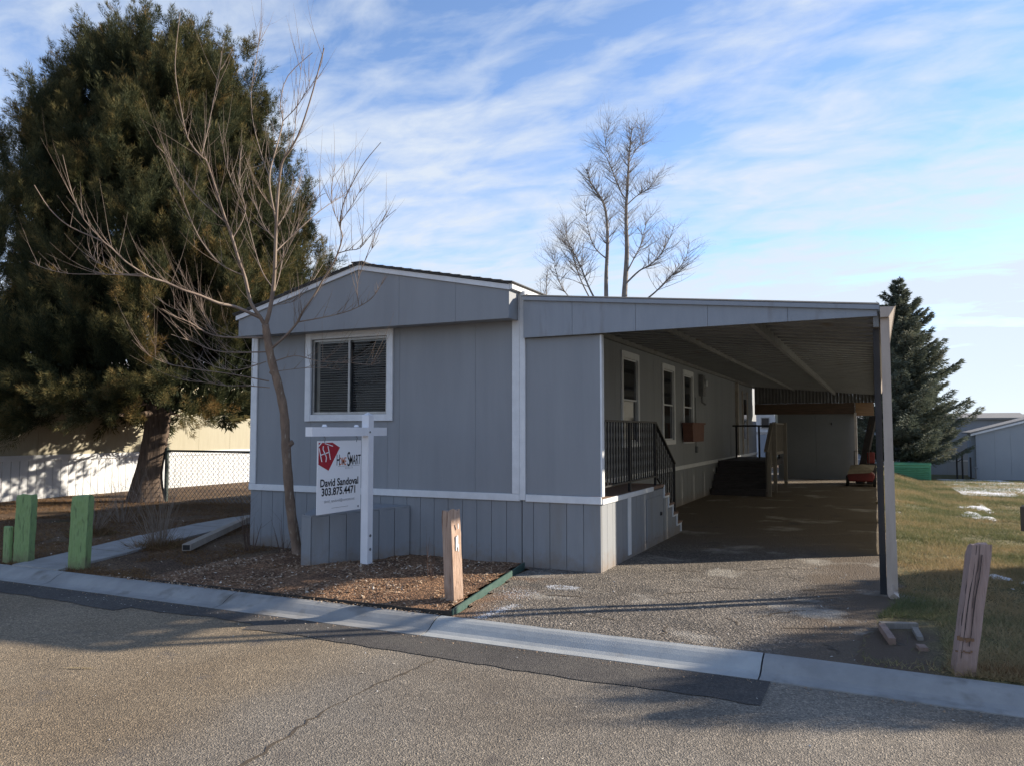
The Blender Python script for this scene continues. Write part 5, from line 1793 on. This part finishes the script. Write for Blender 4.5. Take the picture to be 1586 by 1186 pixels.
def conifer(name, pos, h, r0, label, seed, clear=0.4, whorl=0.30, tint=0.45, droop=0.12, blade=(0.07, 0.14), per=260, wide=0.032, nbr=9):
    rg = np.random.default_rng(seed)
    o = thing(name, pos, label, 'tree')
    X0, Y0, Z0 = pos
    MB().tube([(X0, Y0, Z0 - .1), (X0 + .03, Y0, Z0 + h * .4), (X0, Y0, Z0 + h * .97)], [0.055 * h / 3, 0.035 * h / 3, 0.012], 8).build('trunk', 'spruce_bark', o, smooth=True)
    lb = MB()
    AV, AT = [], []
    z = clear
    while z < h - 0.12:
        k = (z - clear) / (h - clear)
        R = r0 * (1 - k) ** 0.80 * (0.55 + 0.45 * min(1, k / 0.12 + .4))
        nb_ = nbr if k < .8 else 6
        off = rg.uniform(0, 6.28)
        for b_ in range(nb_):
            a = off + b_ * 2 * pi / nb_ + rg.normal(0, .22)
            l = max(0.16, R * rg.uniform(0.45, 1.22))
            rise = rg.uniform(-.04, .16) + (0.35 * k)
            t = np.linspace(0, 1, 6)
            ox, oy = np.cos(a), np.sin(a)
            oz = l * (rise * t * 1.0 - droop * 4 * t * (1 - t) + 0.10 * t ** 2)
            path = np.stack([X0 + ox * l * t, Y0 + oy * l * t, Z0 + z + oz], -1)
            lb.tube([Vector(p) for p in path], [0.022 * (1 - .8 * q) for q in t], 4, cap=False)
            n_ = int(per * (l / max(r0, .5)) * 1.2 + 30)
            s = rg.random(n_) ** 0.75
            base = np.stack([np.interp(s, t, path[:, i]) for i in range(3)], -1)
            side = np.array([-oy, ox, 0.0])
            wsp = 0.34 * l * (1 - s * 0.75) * rg.uniform(-1, 1, n_)
            P = base + side * wsp[:, None] + np.stack([np.zeros(n_), np.zeros(n_), -np.abs(wsp) * 0.22 - rg.random(n_) * 0.07 + rg.normal(0, .03, n_)], -1)
            D = unit(np.array([ox, oy, 0.12]) * 1.0 + side * (np.sign(wsp) * 0.75)[:, None] + rg.normal(0, .42, (n_, 3)))
            AV.append(blades(P, D, rg.uniform(blade[0], blade[1], n_), np.full(n_, wide) * rg.uniform(.7, 1.3, n_)))
            AT.append(np.clip(rg.normal(tint, .10) + 0.30 * (s - .6) + rg.normal(0, .10, n_), 0, 1))
        z += whorl * rg.uniform(.8, 1.2) * (0.75 + .4 * (1 - k))
    lb.build('limbs', 'spruce_bark', o)
    Vc = np.concatenate(AV) - np.array(pos)
    put(bpy.data.objects.new('crown', tri_mesh('crown', Vc, 'spruce_leaf', np.concatenate(AT))), o, pos)
    return o


conifer('spruce_tree', (1.02, 37.0, -0.45), 8.7, 3.05, 'dense dark spruce standing behind the carport downspout', 71, clear=1.05, whorl=0.26, per=620, blade=(0.10, 0.20), wide=0.045, nbr=12)


def bush(name, pos, rx, ry, h, label, seed):
    rg = np.random.default_rng(seed)
    o = thing(name, pos, label, 'shrub')
    n_ = 26000
    d_ = unit(rg.normal(size=(n_, 3)))
    d_[:, 2] = np.abs(d_[:, 2])
    q = rg.random(n_) ** 0.35
    lump = 0.82 + 0.32 * vnoise(np.arctan2(d_[:, 1], d_[:, 0]) * 2.2 + 9, d_[:, 2] * 3.1, seed)
    P = d_ * q[:, None] * lump[:, None] * np.array([rx, ry, h])
    D = unit(d_ + np.array([0, 0, .6]) + rg.normal(0, .4, (n_, 3)))
    V = blades(P, D, rg.uniform(.08, .2, n_), rg.uniform(.02, .05, n_))
    put(bpy.data.objects.new('crown', tri_mesh('crown', V, 'spruce_leaf', np.clip(rg.normal(.45, .15, n_), 0, 1))), o, pos)
    st = MB()
    for k in range(9):
        a = k * 0.7
        st.tube([(pos[0], pos[1], pos[2] - .05), (pos[0] + .3 * rx * cos(a), pos[1] + .3 * ry * sin(a), pos[2] + h * .4), (pos[0] + .6 * rx * cos(a), pos[1] + .6 * ry * sin(a), pos[2] + h * .7)], [.04, .03, .01], 5)
    st.build('stems', 'spruce_bark', o)


bush('shade_shrub', (4.1, 11.3, -0.03), 1.15, 1.6, 2.4, 'unseen rounded shrub added for its shadow, beyond the trailer', 72)
bush('shade_shrub', (4.0, 8.9, 0.0), 1.1, 1.35, 2.6, 'unseen rounded shrub added for its shadow, near the road', 73)


# --- dry shrubs and stems
def stem_shrub(name, pos, n, h, spread, label, mat, group, seed, thick=0.006, kids=2, tuft=False):
    r = random.Random(seed)
    o = thing(name, pos, label, 'shrub', group)
    mb_ = MB()
    for k in range(n):
        a = r.uniform(0, 2 * pi)
        s = r.uniform(.1, 1) * spread
        p = Vector(pos) + Vector((cos(a) * 0.10 * r.random(), sin(a) * 0.10 * r.random(), -0.03))
        twig(mb_, r, p, Vector((cos(a) * s, sin(a) * s, 1)), h * r.uniform(.5, 1.1), thick * r.uniform(.7, 1.3), 1 if r.random() < .6 else 0, 0.15, kids, 0.12)
    mb_.build('stems', mat, o)
    if tuft:
        nb_ = 900
        P = np.array(pos) + np.stack([rng.normal(0, .16, nb_), rng.normal(0, .16, nb_), np.full(nb_, -0.01)], -1)
        D = unit(np.stack([rng.normal(0, .8, nb_), rng.normal(0, .8, nb_), np.full(nb_, .55)], -1))
        Vt = blades(P, D, rng.uniform(.12, .30, nb_), np.full(nb_, .007)) - np.array(pos)
        put(bpy.data.objects.new('dead_leaves', tri_mesh('dead_leaves', Vt, 'dry_blade', rng.random(nb_))), o, pos)
    return o


stem_shrub('dry_shrub', (-9.05, 7.75, 0.0), 46, 1.15, 0.75, 'fan of bare pale stems growing beside the concrete path', 'dry_stem', 'leafless shrubs', 81, 0.0055, 2, True)
stem_shrub('dry_shrub', (-11.15, 8.3, 0.0), 40, 0.85, 0.9, 'tangled leafless shrub behind the green posts', 'dry_stem', 'leafless shrubs', 82, 0.005, 3, True)
stem_shrub('dry_shrub', (-12.1, 9.6, 0.0), 26, 1.25, 0.9, 'thin leafless shrub at the foot of the juniper', 'dry_stem', 'leafless shrubs', 83, 0.005, 2)
stem_shrub('rose_stems', (-7.72, 8.1, 0.02), 9, 0.75, 0.35, 'bare dark stems at the left corner of the front wall', 'dark_stem', 'bare garden stems', 84, 0.008, 2)
stem_shrub('rose_stems', (-7.12, 8.1, 0.02), 6, 0.60, 0.6, 'sparse dark stems left of the leaning tree trunk', 'dark_stem', 'bare garden stems', 85, 0.006, 2)
stem_shrub('rose_stems', (-4.30, 7.15, 0.05), 5, 0.55, 0.7, 'few thin reddish stems in the bed behind the tan post', 'dark_stem', 'bare garden stems', 86, 0.004, 1)
stem_shrub('rose_stems', (-6.42, 7.75, 0.05), 4, 0.35, 0.6, 'short dark stems beside the wedge shaped box', 'dark_stem', 'bare garden stems', 87, 0.005, 1)

# ------------------------------------------------------------------ neighbours on the left
nb = thing('neighbour_home', (-20.5, 15, 0), 'beige mobile home with white board skirting beyond the juniper', 'mobile home')
NX = -18.2
box_part('wall_core', 'backing', nb, -22.6, NX - 0.03, 3.6, 27.9, 0.0, 3.1)
y = 3.5
while y < 27.9:
    piece('skirt_panel', (0.03, 0.189, 0.93), 'white_skirt', nb, (NX - 0.03, y + 0.007, -0.02))
    y += 0.203
box_part('belt_trim', 'white_skirt', nb, NX + 0.001, NX + 0.03, 3.5, 28.0, 0.90, 1.03)
y = 3.5
while y < 27.5:
    piece('wall_panel', (0.03, 1.214, 1.98), 'beige_wall', nb, (NX - 0.03, y + 0.003, 1.031))
    y += 1.22
MB().prism([(-22.8, 3.02), (NX + .18, 3.02), (NX + .18, 3.10), (-20.4, 3.65), (-22.8, 3.10)], 'y', 3.3, 28.2).build('roof', 'far_roof', nb)
# chain-link fence between the yards
fe = thing('chain_link_fence', (-11.5, 12.9, 0), 'chain link fence with dark end post between juniper and home', 'fence')
FX0, FX1, FYY, FH = -14.87, -8.16, 12.9, 1.15
MB().tube([(FX0, FYY, -0.1), (FX0, FYY, FH + 0.06)], 0.045, 10).tube([(FX0, FYY, FH + 0.06), (FX0, FYY, FH + .09)], [0.05, 0.015], 10).build('post', 'fence_post', fe)
for xp in (-12.2, -9.6):
    MB().tube([(xp, FYY, -0.1), (xp, FYY, FH - 0.01)], 0.028, 8).build('post', 'fence_post', fe)
MB().tube([(FX0, FYY, FH), (FX1, FYY, FH)], 0.024, 8).build('top_rail', 'fence_post', fe)
mb = MB()
P_ = 0.125
zlo, zhi = 0.03, FH - 0.01
hgt = zhi - zlo
nw = int((FX1 - FX0) / P_)
for k in range(-int(hgt / P_) - 1, nw + 1):
    for sgn in (1, -1):
        xa = FX0 + k * P_
        za, zb = zlo, zhi
        xb = xa + hgt
        xa_, xb_ = max(xa, FX0), min(xb, FX1)
        if xb_ - xa_ < 0.02:
            continue
        za, zb = zlo + (xa_ - xa), zlo + (xb_ - xa)
        if sgn < 0:
            za, zb = zhi - (xa_ - xa), zhi - (xb_ - xa)
        mb.tube([(xa_, FYY - 0.03 + sgn * 0.002, za), (xb_, FYY - 0.03 + sgn * 0.002, zb)], 0.0048, 3, cap=False)
tag(mb.build('wire_mesh', 'galv', fe), kind='stuff')

# ------------------------------------------------------------------ background on the right and behind
fh = thing('far_home', (3.0, 46, -0.55), 'grey blue home with white trimmed window behind the spruce', 'mobile home')
FZ = -0.56
FY = 43.0
for k in range(6):
    piece('wall_panel', (1.215, 0.04, 1.95), 'far_siding', fh, (-1.2 + k * 1.22, FY, FZ + 0.75))
box_part('wall_core', 'backing', fh, -1.18, 6.1, FY + 0.041, FY + 4, FZ, FZ + 2.68)
for k in range(12):
    piece('skirt_panel', (0.604, 0.04, 0.80), 'shed_siding', fh, (-1.2 + k * 0.61, FY - 0.03, FZ - 0.1))
box_part('belt_trim', 'white_skirt', fh, -1.2, 6.1, FY - 0.055, FY - 0.001, FZ + 0.705, FZ + 0.75)
MB().prism([(FY - .2, FZ + 2.70), (FY + 4.2, FZ + 2.70), (FY + 4.2, FZ + 2.78), (FY + 2.0, FZ + 3.05), (FY - .2, FZ + 2.78)], 'x', -1.4, 6.4).build('roof', 'far_roof', fh)
w = MB().box(1.75, 2.85, FY - 0.03, FY - 0.001, FZ + 1.25, FZ + 2.35).build('window', 'white_skirt', fh, pos=(2.3, FY, FZ + 1.2))
MB().box(1.86, 2.74, FY - 0.036, FY - 0.031, FZ + 1.36, FZ + 1.80).build('pane', 'glass_dark', w)
MB().box(1.86, 2.74, FY - 0.036, FY - 0.031, FZ + 1.86, FZ + 2.24).build('pane', 'glass_dark', w)

sh = thing('garden_shed', (6.0, 39.5, -0.45), 'pale grey garden shed with low pitched roof at the right edge', 'shed')
SZ = -0.52
SHX, SHY = 3.80, 38.0
ridge = SHX + 2.55
zE_, zR_ = SZ + 2.0, SZ + 2.72
for k in range(9):
    xa, xb = SHX + 0.10 + k * 0.57, SHX + 0.10 + (k + 1) * 0.57 - 0.004

    def zt_(x):
        return zE_ + (zR_ - zE_) * (1 - abs(x - ridge) / 2.55)
    poly = [(xa, SZ), (xb, SZ), (xb, zt_(xb))]
    if xa < ridge < xb:
        poly.append((ridge, zR_))
    poly.append((xa, zt_(xa)))
    MB().prism(poly, 'y', SHY, SHY + 0.04).build('wall_panel', 'shed_siding', sh)
for k in range(3):
    box_part('wall_panel', 'shed_siding', sh, SHX, SHX + 0.04, SHY + 0.05 + k * 1.15, SHY + 0.05 + (k + 1) * 1.15 - 0.004, SZ, zE_)
box_part('corner_trim', 'far_siding', sh, SHX - 0.012, SHX + 0.098, SHY - 0.014, SHY + 0.048, SZ, zE_ + 0.02)
box_part('wall_core', 'backing', sh, SHX + 0.05, SHX + 5.05, SHY + 0.05, SHY + 3.4, SZ, zE_ - 0.05)
for s_ in (-1, 1):
    xe = ridge + s_ * 2.75
    ze = zE_ - 0.02
    MB().prism([(xe, ze), (ridge, zR_ + 0.035), (ridge, zR_ + 0.115), (xe, ze + 0.08)] if s_ < 0 else [(ridge, zR_ + .035), (xe, ze), (xe, ze + .08), (ridge, zR_ + .115)], 'y', SHY - 0.10, SHY + 3.7).build('roof_slope', 'far_roof', sh)
    MB().prism([(xe, ze - .07), (ridge, zR_ - 0.03), (ridge, zR_ + 0.05), (xe, ze + 0.01)] if s_ < 0 else [(ridge, zR_ - .03), (xe, ze - .07), (xe, ze + .01), (ridge, zR_ + .05)], 'y', SHY - 0.13, SHY - 0.102).build('rake_board', 'white_skirt', sh)

f2 = thing('distant_home', (9.0, 54, -0.8), 'roof of another home showing above the garden shed', 'mobile home')
MB().box(6.9, 15, 51, 58, -0.9, 2.15).build('wall', 'shed_siding', f2)
MB().prism([(6.5, 2.16), (15.4, 2.16), (15.4, 2.30), (11.0, 3.1), (6.5, 2.30)], 'y', 50.6, 58.4).build('roof', 'far_roof', f2)
f3 = thing('white_home', (-5.2, 47, 0), 'white home with dark window seen through the back of the carport', 'mobile home')
MB().box(-9.5, -4.95, 44, 49, -0.4, 2.75).build('wall', 'white_skirt', f3)
MB().box(-4.949, -3.2, 44.3, 49, -0.4, 2.6).build('side_wing', 'beige_wall', f3)
w = MB().box(-5.68, -5.20, 43.94, 43.999, 1.72, 2.34).build('window', 'alu', f3, pos=(-5.4, 44, 1.7))
MB().box(-5.63, -5.25, 43.93, 43.939, 1.77, 2.29).build('pane', 'glass_dark', w)
MB().box(-9.8, -4.7, 43.6, 49.3, 2.751, 2.95).build('roof', 'far_roof', f3)
MB().box(-5.95, -4.98, 43.95, 43.998, 1.42, 1.56).build('belt_trim', 'alu', f3)
MB().box(-5.75, -4.98, 43.95, 43.998, -0.3, 1.40).build('skirt_wall', 'far_siding', f3)

# louvred green utility cabinet
uc = thing('utility_cabinet', (1.25, 35.4, -0.42), 'low green louvred utility cabinet on the far lawn', 'cabinet')
ux0, ux1, uy0, uy1, uz0, uz1 = 0.45, 1.95, 35.0, 35.9, -0.46, 0.24
box_part('body', 'box_green', uc, ux0 + .02, ux1 - .02, uy0 + .02, uy1, uz0, uz1)
for k in range(9):
    za = uz0 + 0.04 + k * 0.07
    MB().prism([(uy0 - .05, za), (uy0 + .019, za + .012), (uy0 + .019, za + .052), (uy0 + .01, za + .048)], 'x', ux0 + .05, ux1 - .05).build('louvre', 'box_green', uc)
MB().prism([(uy0 - .03, uz1 + .001), (uy1 + .03, uz1 + .001), (uy1 - .08, uz1 + .09), (uy0 + .10, uz1 + .07)], 'x', ux0, ux1).build('lid', 'box_green', uc)

# short gate posts by the shed
gp = thing('gate_posts', (3.15, 37.4, -0.44), 'dark short gate frame beside the grey garden shed', 'gate')
for xg, hg in ((3.02, .98), (3.22, 1.12), (3.52, .95)):
    MB().tube([(xg, 37.4, -0.5), (xg, 37.4, -0.44 + hg)], 0.035, 8).build('post', 'iron', gp)
MB().tube([(3.02, 37.4, .30), (3.22, 37.4, .42)], 0.02, 6).build('rail', 'iron', gp)
# standpipe before the shed
wp = thing('standpipe', (3.72, 37.6, -0.45), 'thin grey standpipe in front of the garden shed wall', 'pipe')
MB().tube([(3.72, 37.6, -0.5), (3.72, 37.6, 0.05)], 0.022, 8).build('pipe', 'steel_grey', wp)
MB().tube([(3.64, 37.58, 0.05), (3.80, 37.58, 0.05)], 0.03, 8).build('tap', 'steel_grey', wp)

# dark flatbed trailer, only its corner shows
tr = thing('flatbed_trailer', (2.3, 9.9, 0), 'dark flatbed trailer corner poking in at the right edge over the lawn', 'trailer')
ca, sa = cos(radians(-24)), sin(radians(-24))


def tloc(u, v):
    return (1.475 + u * ca - v * sa * -1 * -1, 10.62 + u * sa - v * ca)


def tbox(name, u0, u1, v0, v1, z0, z1, mat):
    q = [tloc(u0, v0), tloc(u1, v0), tloc(u1, v1), tloc(u0, v1)]
    return MB().prism(q, 'z', z0, z1).build(name, mat, tr)


tbox('bed', 0, 1.6, 0, 2.6, 0.47, 0.745, 'trailer_paint')
tbox('deck', 0.01, 1.59, 0.01, 2.59, 0.746, 0.765, 'steel_grey')
for u in (0.10, 1.42):
    q = tloc(u, 1.3)
    q2 = tloc(u + 0.17, 1.3)
    MB().tube([(q[0], q[1], 0.30), (q2[0], q2[1], 0.30)], 0.29, 18).build('wheel', 'black_rubber', tr)
q0, q1 = tloc(0.8, 2.6), tloc(0.8, 3.8)
MB().bar((q0[0], q0[1], 0.54), (q1[0], q1[1], 0.50), 0.08, 0.10).build('tongue', 'trailer_paint', tr)
MB().tube([(q1[0], q1[1], 0.0), (q1[0], q1[1], 0.56)], 0.03, 8).build('jack', 'steel_grey', tr)

# ------------------------------------------------------------------ ground cover
def scatter_grass(name, n, xr, yr, zf, keep, tint, mat, L=(0.03, 0.08), W=0.006, flat_=0.8, grow=0.0):
    X = rng.uniform(*xr, n * 2)
    Y = yr[0] + (yr[1] - yr[0]) * rng.random(n * 2) ** 1.5
    k = keep(X, Y)
    X, Y = X[k][:n], Y[k][:n]
    Z = zf(X, Y)
    D = unit(np.stack([rng.normal(0, flat_, len(X)), rng.normal(0, flat_, len(X)), np.full(len(X), 0.75)], -1))
    sc = 1 + grow * (Y - yr[0])
    V = blades(np.stack([X, Y, Z - 0.004], -1), D, rng.uniform(*L, len(X)) * np.sqrt(sc), W * sc)
    return tag(put(bpy.data.objects.new(name, tri_mesh(name, V, mat, np.clip(tint(X, Y) + rng.normal(0, .13, len(X)), 0, 1))), None, (0, 0, 0)), 'short patchy winter grass, green and straw coloured', 'grass', kind='stuff')


def lawn_keep(X, Y):
    e = lawn_edge(Y)
    dens = fbm(X * 1.4, Y * 1.4, 91)
    near = np.hypot((X - 0.12) / 0.45, (Y - 8.1) / 0.75) < 1
    pit = (np.abs(X - 0.14) < 0.24) & (Y < 7.25) & (Y > 6.15)
    shed_d = Y < 36
    bare = (X < 0.42) & (Y < 7.5)
    return (X > e + 0.04) & (~bare | (rng.random(len(X)) < .05)) & (((rng.random(len(X)) < np.clip((dens - 0.30) * 4.5, 0.08, 1))) | near) & (~pit | (rng.random(len(X)) < .08)) & (X < 0.9 + 0.165 * Y) & shed_d


def lawn_tint(X, Y):
    t = 0.88 - 0.8 * (fbm(X * 1.1 + 4, Y * 1.1, 92) - 0.35) * 1.5 - 0.10 * np.clip((Y - 10) / 6, 0, 1)
    near = np.exp(-(((X - 0.15) / 0.5) ** 2 + ((Y - 8.1) / 0.7) ** 2))
    edge = np.exp(-((X - 0.15) / 0.25) ** 2) * (np.abs(Y - 9.6) < 0.9)
    return t - 0.55 * near + 0.5 * edge


g1 = scatter_grass('lawn_grass', 300000, (-0.3, 5.2), (5.98, 36), lawn_surf, lawn_keep, lawn_tint, 'grass_blade', grow=0.05)


def dry_keep(X, Y):
    dens = fbm(X * 1.2, Y * 1.2, 95)
    on_path = np.abs(X - np.interp(Y, [p[1] for p in pc], [p[0] for p in pc])) < 0.44
    return (dens > 0.38) & ~on_path & ((X < -7.5) | (Y < 6.2))


g2 = scatter_grass('dry_grass', 60000, (-18, -7.2), (6.02, 13.5), yard_z, dry_keep, lambda X, Y: 0.45 + 0.5 * (fbm(X, Y, 96) - .5), 'dry_blade', L=(0.03, 0.10), W=0.007, flat_=1.2)
g2['label'] = 'dry reddish brown grass around the path and juniper'
# rust-coloured tuft at the foot of the leaning post
nb_ = 2600
P = np.stack([rng.normal(0.86, .17, nb_), 6.03 + np.abs(rng.normal(0, .08, nb_)), np.full(nb_, 0.0)], -1)
D = unit(np.stack([rng.normal(0, .9, nb_), rng.normal(-.25, .6, nb_), np.full(nb_, .6)], -1))
o = put(bpy.data.objects.new('dead_grass', tri_mesh('dead_grass', blades(P, D, rng.uniform(.05, .13, nb_), np.full(nb_, .005)), 'dry_blade', rng.uniform(.3, .85, nb_))), None, (0, 0, 0))
tag(o, 'rust coloured dead grass beside the leaning post', 'grass', kind='stuff')


# bark chips and leaves on the bed
def chips(name, X, Y, zf, smin, smax, mat, label, cat, lift=0.004):
    n = len(X)
    Z = zf(X, Y) + lift
    a = rng.uniform(0, 2 * pi, n)
    s = rng.uniform(smin, smax, n)
    tlt = rng.normal(0, .35, (n, 2))
    u = np.stack([np.cos(a), np.sin(a), tlt[:, 0]], -1) * s[:, None]
    v = np.stack([-np.sin(a), np.cos(a), tlt[:, 1]], -1) * (s * rng.uniform(.25, .8, n))[:, None]
    C = np.stack([X, Y, Z + s * 0.15], -1)
    up = np.stack([np.zeros(n), np.zeros(n), s * 0.30], -1)
    T = np.empty((n, 4, 3, 3))
    cs = [C - u, C - v, C + u, C + v]
    for i in range(4):
        T[:, i, 0] = cs[i]
        T[:, i, 1] = cs[(i + 1) % 4]
        T[:, i, 2] = C + up
    o = put(bpy.data.objects.new(name, tri_mesh(name, T.reshape(-1, 3, 3), mat)), None, (0, 0, 0))
    return tag(o, label, cat, kind='stuff')


n = 5200
X = rng.uniform(-7.5, -3.45, n)
Y = rng.uniform(6.06, 8.48, n)
k = (X < -3.48 - 0.165 * (Y - 6)) & (fbm(X * 2, Y * 2, 97) > rng.uniform(.25, .6, n))
chips('wood_chips', X[k], Y[k], bed_z, 0.006, 0.026, 'chip', 'scattered bark chips and dead leaves on the planting bed', 'wood chips')
n = 700
X = rng.uniform(-14, -7.3, n)
Y = rng.uniform(6.1, 11, n)
chips('leaf_litter', X, Y, yard_z, 0.008, 0.024, 'chip', 'dead leaves scattered over the left yard', 'leaves')
n = 420
X = np.concatenate([rng.uniform(-3.4, -0.1, 300), rng.normal(-3.15, .25, 120)])
Y = np.concatenate([rng.uniform(6.0, 10, 300), rng.uniform(6.0, 8.3, 120)])
k = X > -3.36 - 0.165 * (Y - 6)
chips('gravel', X[k], Y[k], drive_z, 0.004, 0.014, 'stone_light', 'loose pebbles on the worn driveway', 'gravel', 0.0)
# pebbles in the gutter and on the road
X = np.concatenate([rng.normal(-6.95, .18, 18), rng.normal(-7.3, .2, 8), rng.normal(-4.55, .05, 6), rng.normal(-3.95, .25, 16), rng.uniform(-8.5, 0.8, 50), rng.uniform(-5, 0.8, 120)])
Y = np.concatenate([rng.normal(5.42, .07, 18), rng.normal(5.50, .05, 8), rng.normal(5.38, .03, 6), rng.normal(5.32, .08, 16), rng.uniform(5.2, 5.62, 50), rng.uniform(2.6, 5.2, 120)])
chips('road_pebbles', X, Y, lambda X, Y: np.full(X.shape, ROAD_Z + 0.004), 0.003, 0.011, 'stone_light', 'small pale pebbles scattered on the road by the gutter', 'pebbles', 0.0)
n = 520
X = rng.uniform(-9.0, -3.5, n)
Y = 5.955 + np.abs(rng.normal(0, .05, n))
k = fbm(X * 1.5, Y * 0, 99) > rng.uniform(.25, .6, n)
chips('kerb_litter', X[k], Y[k], lambda X, Y: np.full(X.shape, 0.008), 0.005, 0.018, 'chip', 'dead leaves and grit along the back of the kerb', 'leaves', 0.0)
n = 500
X = rng.uniform(-9.0, 1.0, n)
Y = 5.64 - np.abs(rng.normal(0, .06, n)) - 0.06 * np.clip((X + .8) / 1.6, 0, 1)
chips('gutter_grit', X, Y, lambda X, Y: np.full(X.shape, ROAD_Z + 0.006), 0.003, 0.011, 'chip', 'brown grit and leaf crumbs along the gutter edge', 'grit', 0.0)
# spray-paint marks
n = 800
a = rng.uniform(0, 2 * pi, n)
X1 = -2.97 + 0.105 * np.cos(a) * 1.3 + rng.normal(0, .030, n)
Y1 = 7.55 + 0.075 * np.sin(a) + rng.normal(0, .030, n)
t = rng.random(n)
X2 = -3.16 + 0.02 * t + rng.normal(0, .035, n) + 0.08 * t
Y2 = 6.02 + 0.62 * t + rng.normal(0, .02, n)
n3 = 420
X3 = -3.25 + rng.normal(0, .13, n3)
Y3 = 7.1 + rng.normal(0, .13, n3)
X = np.concatenate([X1, X2, X3])
Y = np.concatenate([Y1, Y2, Y3])
chips('paint_marks', X, Y, drive_z, 0.002, 0.0065, 'paint_speck', 'white sprayed utility marks on the driveway by the bed corner', 'paint', 0.001)
# a dry yellow straw on the road
stw = thing('dry_straw', (-4.9, 3.9, ROAD_Z), 'yellow dry leaf blade lying on the road at lower left', 'straw')
MB().add([(-5.40, 3.80, ROAD_Z + .004), (-5.27, 3.83, ROAD_Z + .012), (-5.13, 3.90, ROAD_Z + .006), (-5.27, 3.842, ROAD_Z + .010)], [(0, 1, 2, 3)]).build('blade', 'straw', stw)
MB().add([(-5.36, 3.79, ROAD_Z + .004), (-5.24, 3.845, ROAD_Z + .013), (-5.17, 3.93, ROAD_Z + .004), (-5.25, 3.852, ROAD_Z + .010)], [(0, 1, 2, 3)]).build('blade', 'straw', stw)


# snow remnants
def snow(xr, yr, th, seed, label, sx=1.0, sy=1.0, step=0.06):
    xs = np.arange(xr[0], xr[1], step)
    ys = np.arange(yr[0], yr[1], step * (3 if yr[0] > 20 else 1))
    cx, cy = sum(xr) / 2, sum(yr) / 2
    m = MB()

    def f(x, y):
        e = 1 - max(abs(x - cx) / (xr[1] - xr[0]) * 2, abs(y - cy) / (yr[1] - yr[0]) * 2) ** 2
        return fbm(np.array([x * sx]), np.array([y * sy]), seed, 6)[0] * 1.05 + 0.36 * e - th - 0.13
    idx = {}
    for i in range(len(xs) - 1):
        for j in range(len(ys) - 1):
            q = [(xs[i], ys[j]), (xs[i + 1], ys[j]), (xs[i + 1], ys[j + 1]), (xs[i], ys[j + 1])]
            if f((xs[i] + xs[i + 1]) / 2, (ys[j] + ys[j + 1]) / 2) > 0:
                fs = []
                for (x, y) in q:
                    if (x, y) not in idx:
                        h = f(x, y)
                        zz = float(lawn_surf(np.array([x]), np.array([y]))[0])
                        idx[(x, y)] = len(m.v)
                        m.v.append((x, y, zz + 0.004 + max(-0.02, min(0.03, h * 0.16))))
                    fs.append(idx[(x, y)])
                m.f.append(tuple(fs))
    return tag(m.build('snow', 'snow', pos=(0, 0, 0), smooth=True), label, 'snow', kind='stuff')


snow((2.2, 6.4), (25.5, 36.9), 0.27, 101, 'large melting snow patch on the lawn before the shed', 1.6, 0.45, 0.08)
snow((1.55, 2.35), (16.5, 22.5), 0.62, 104, 'thin streak of melting snow on the near lawn', 3.5, 1.0, 0.05)
snow((3.4, 4.8), (24.0, 26.5), 0.52, 105, 'small snow strip right of the big patch', 1.6, .6, 0.07)
snow((1.05, 1.75), (9.3, 10.5), 0.70, 107, 'few flecks of snow beside the leaning post', 4.5, 4.5, 0.03)
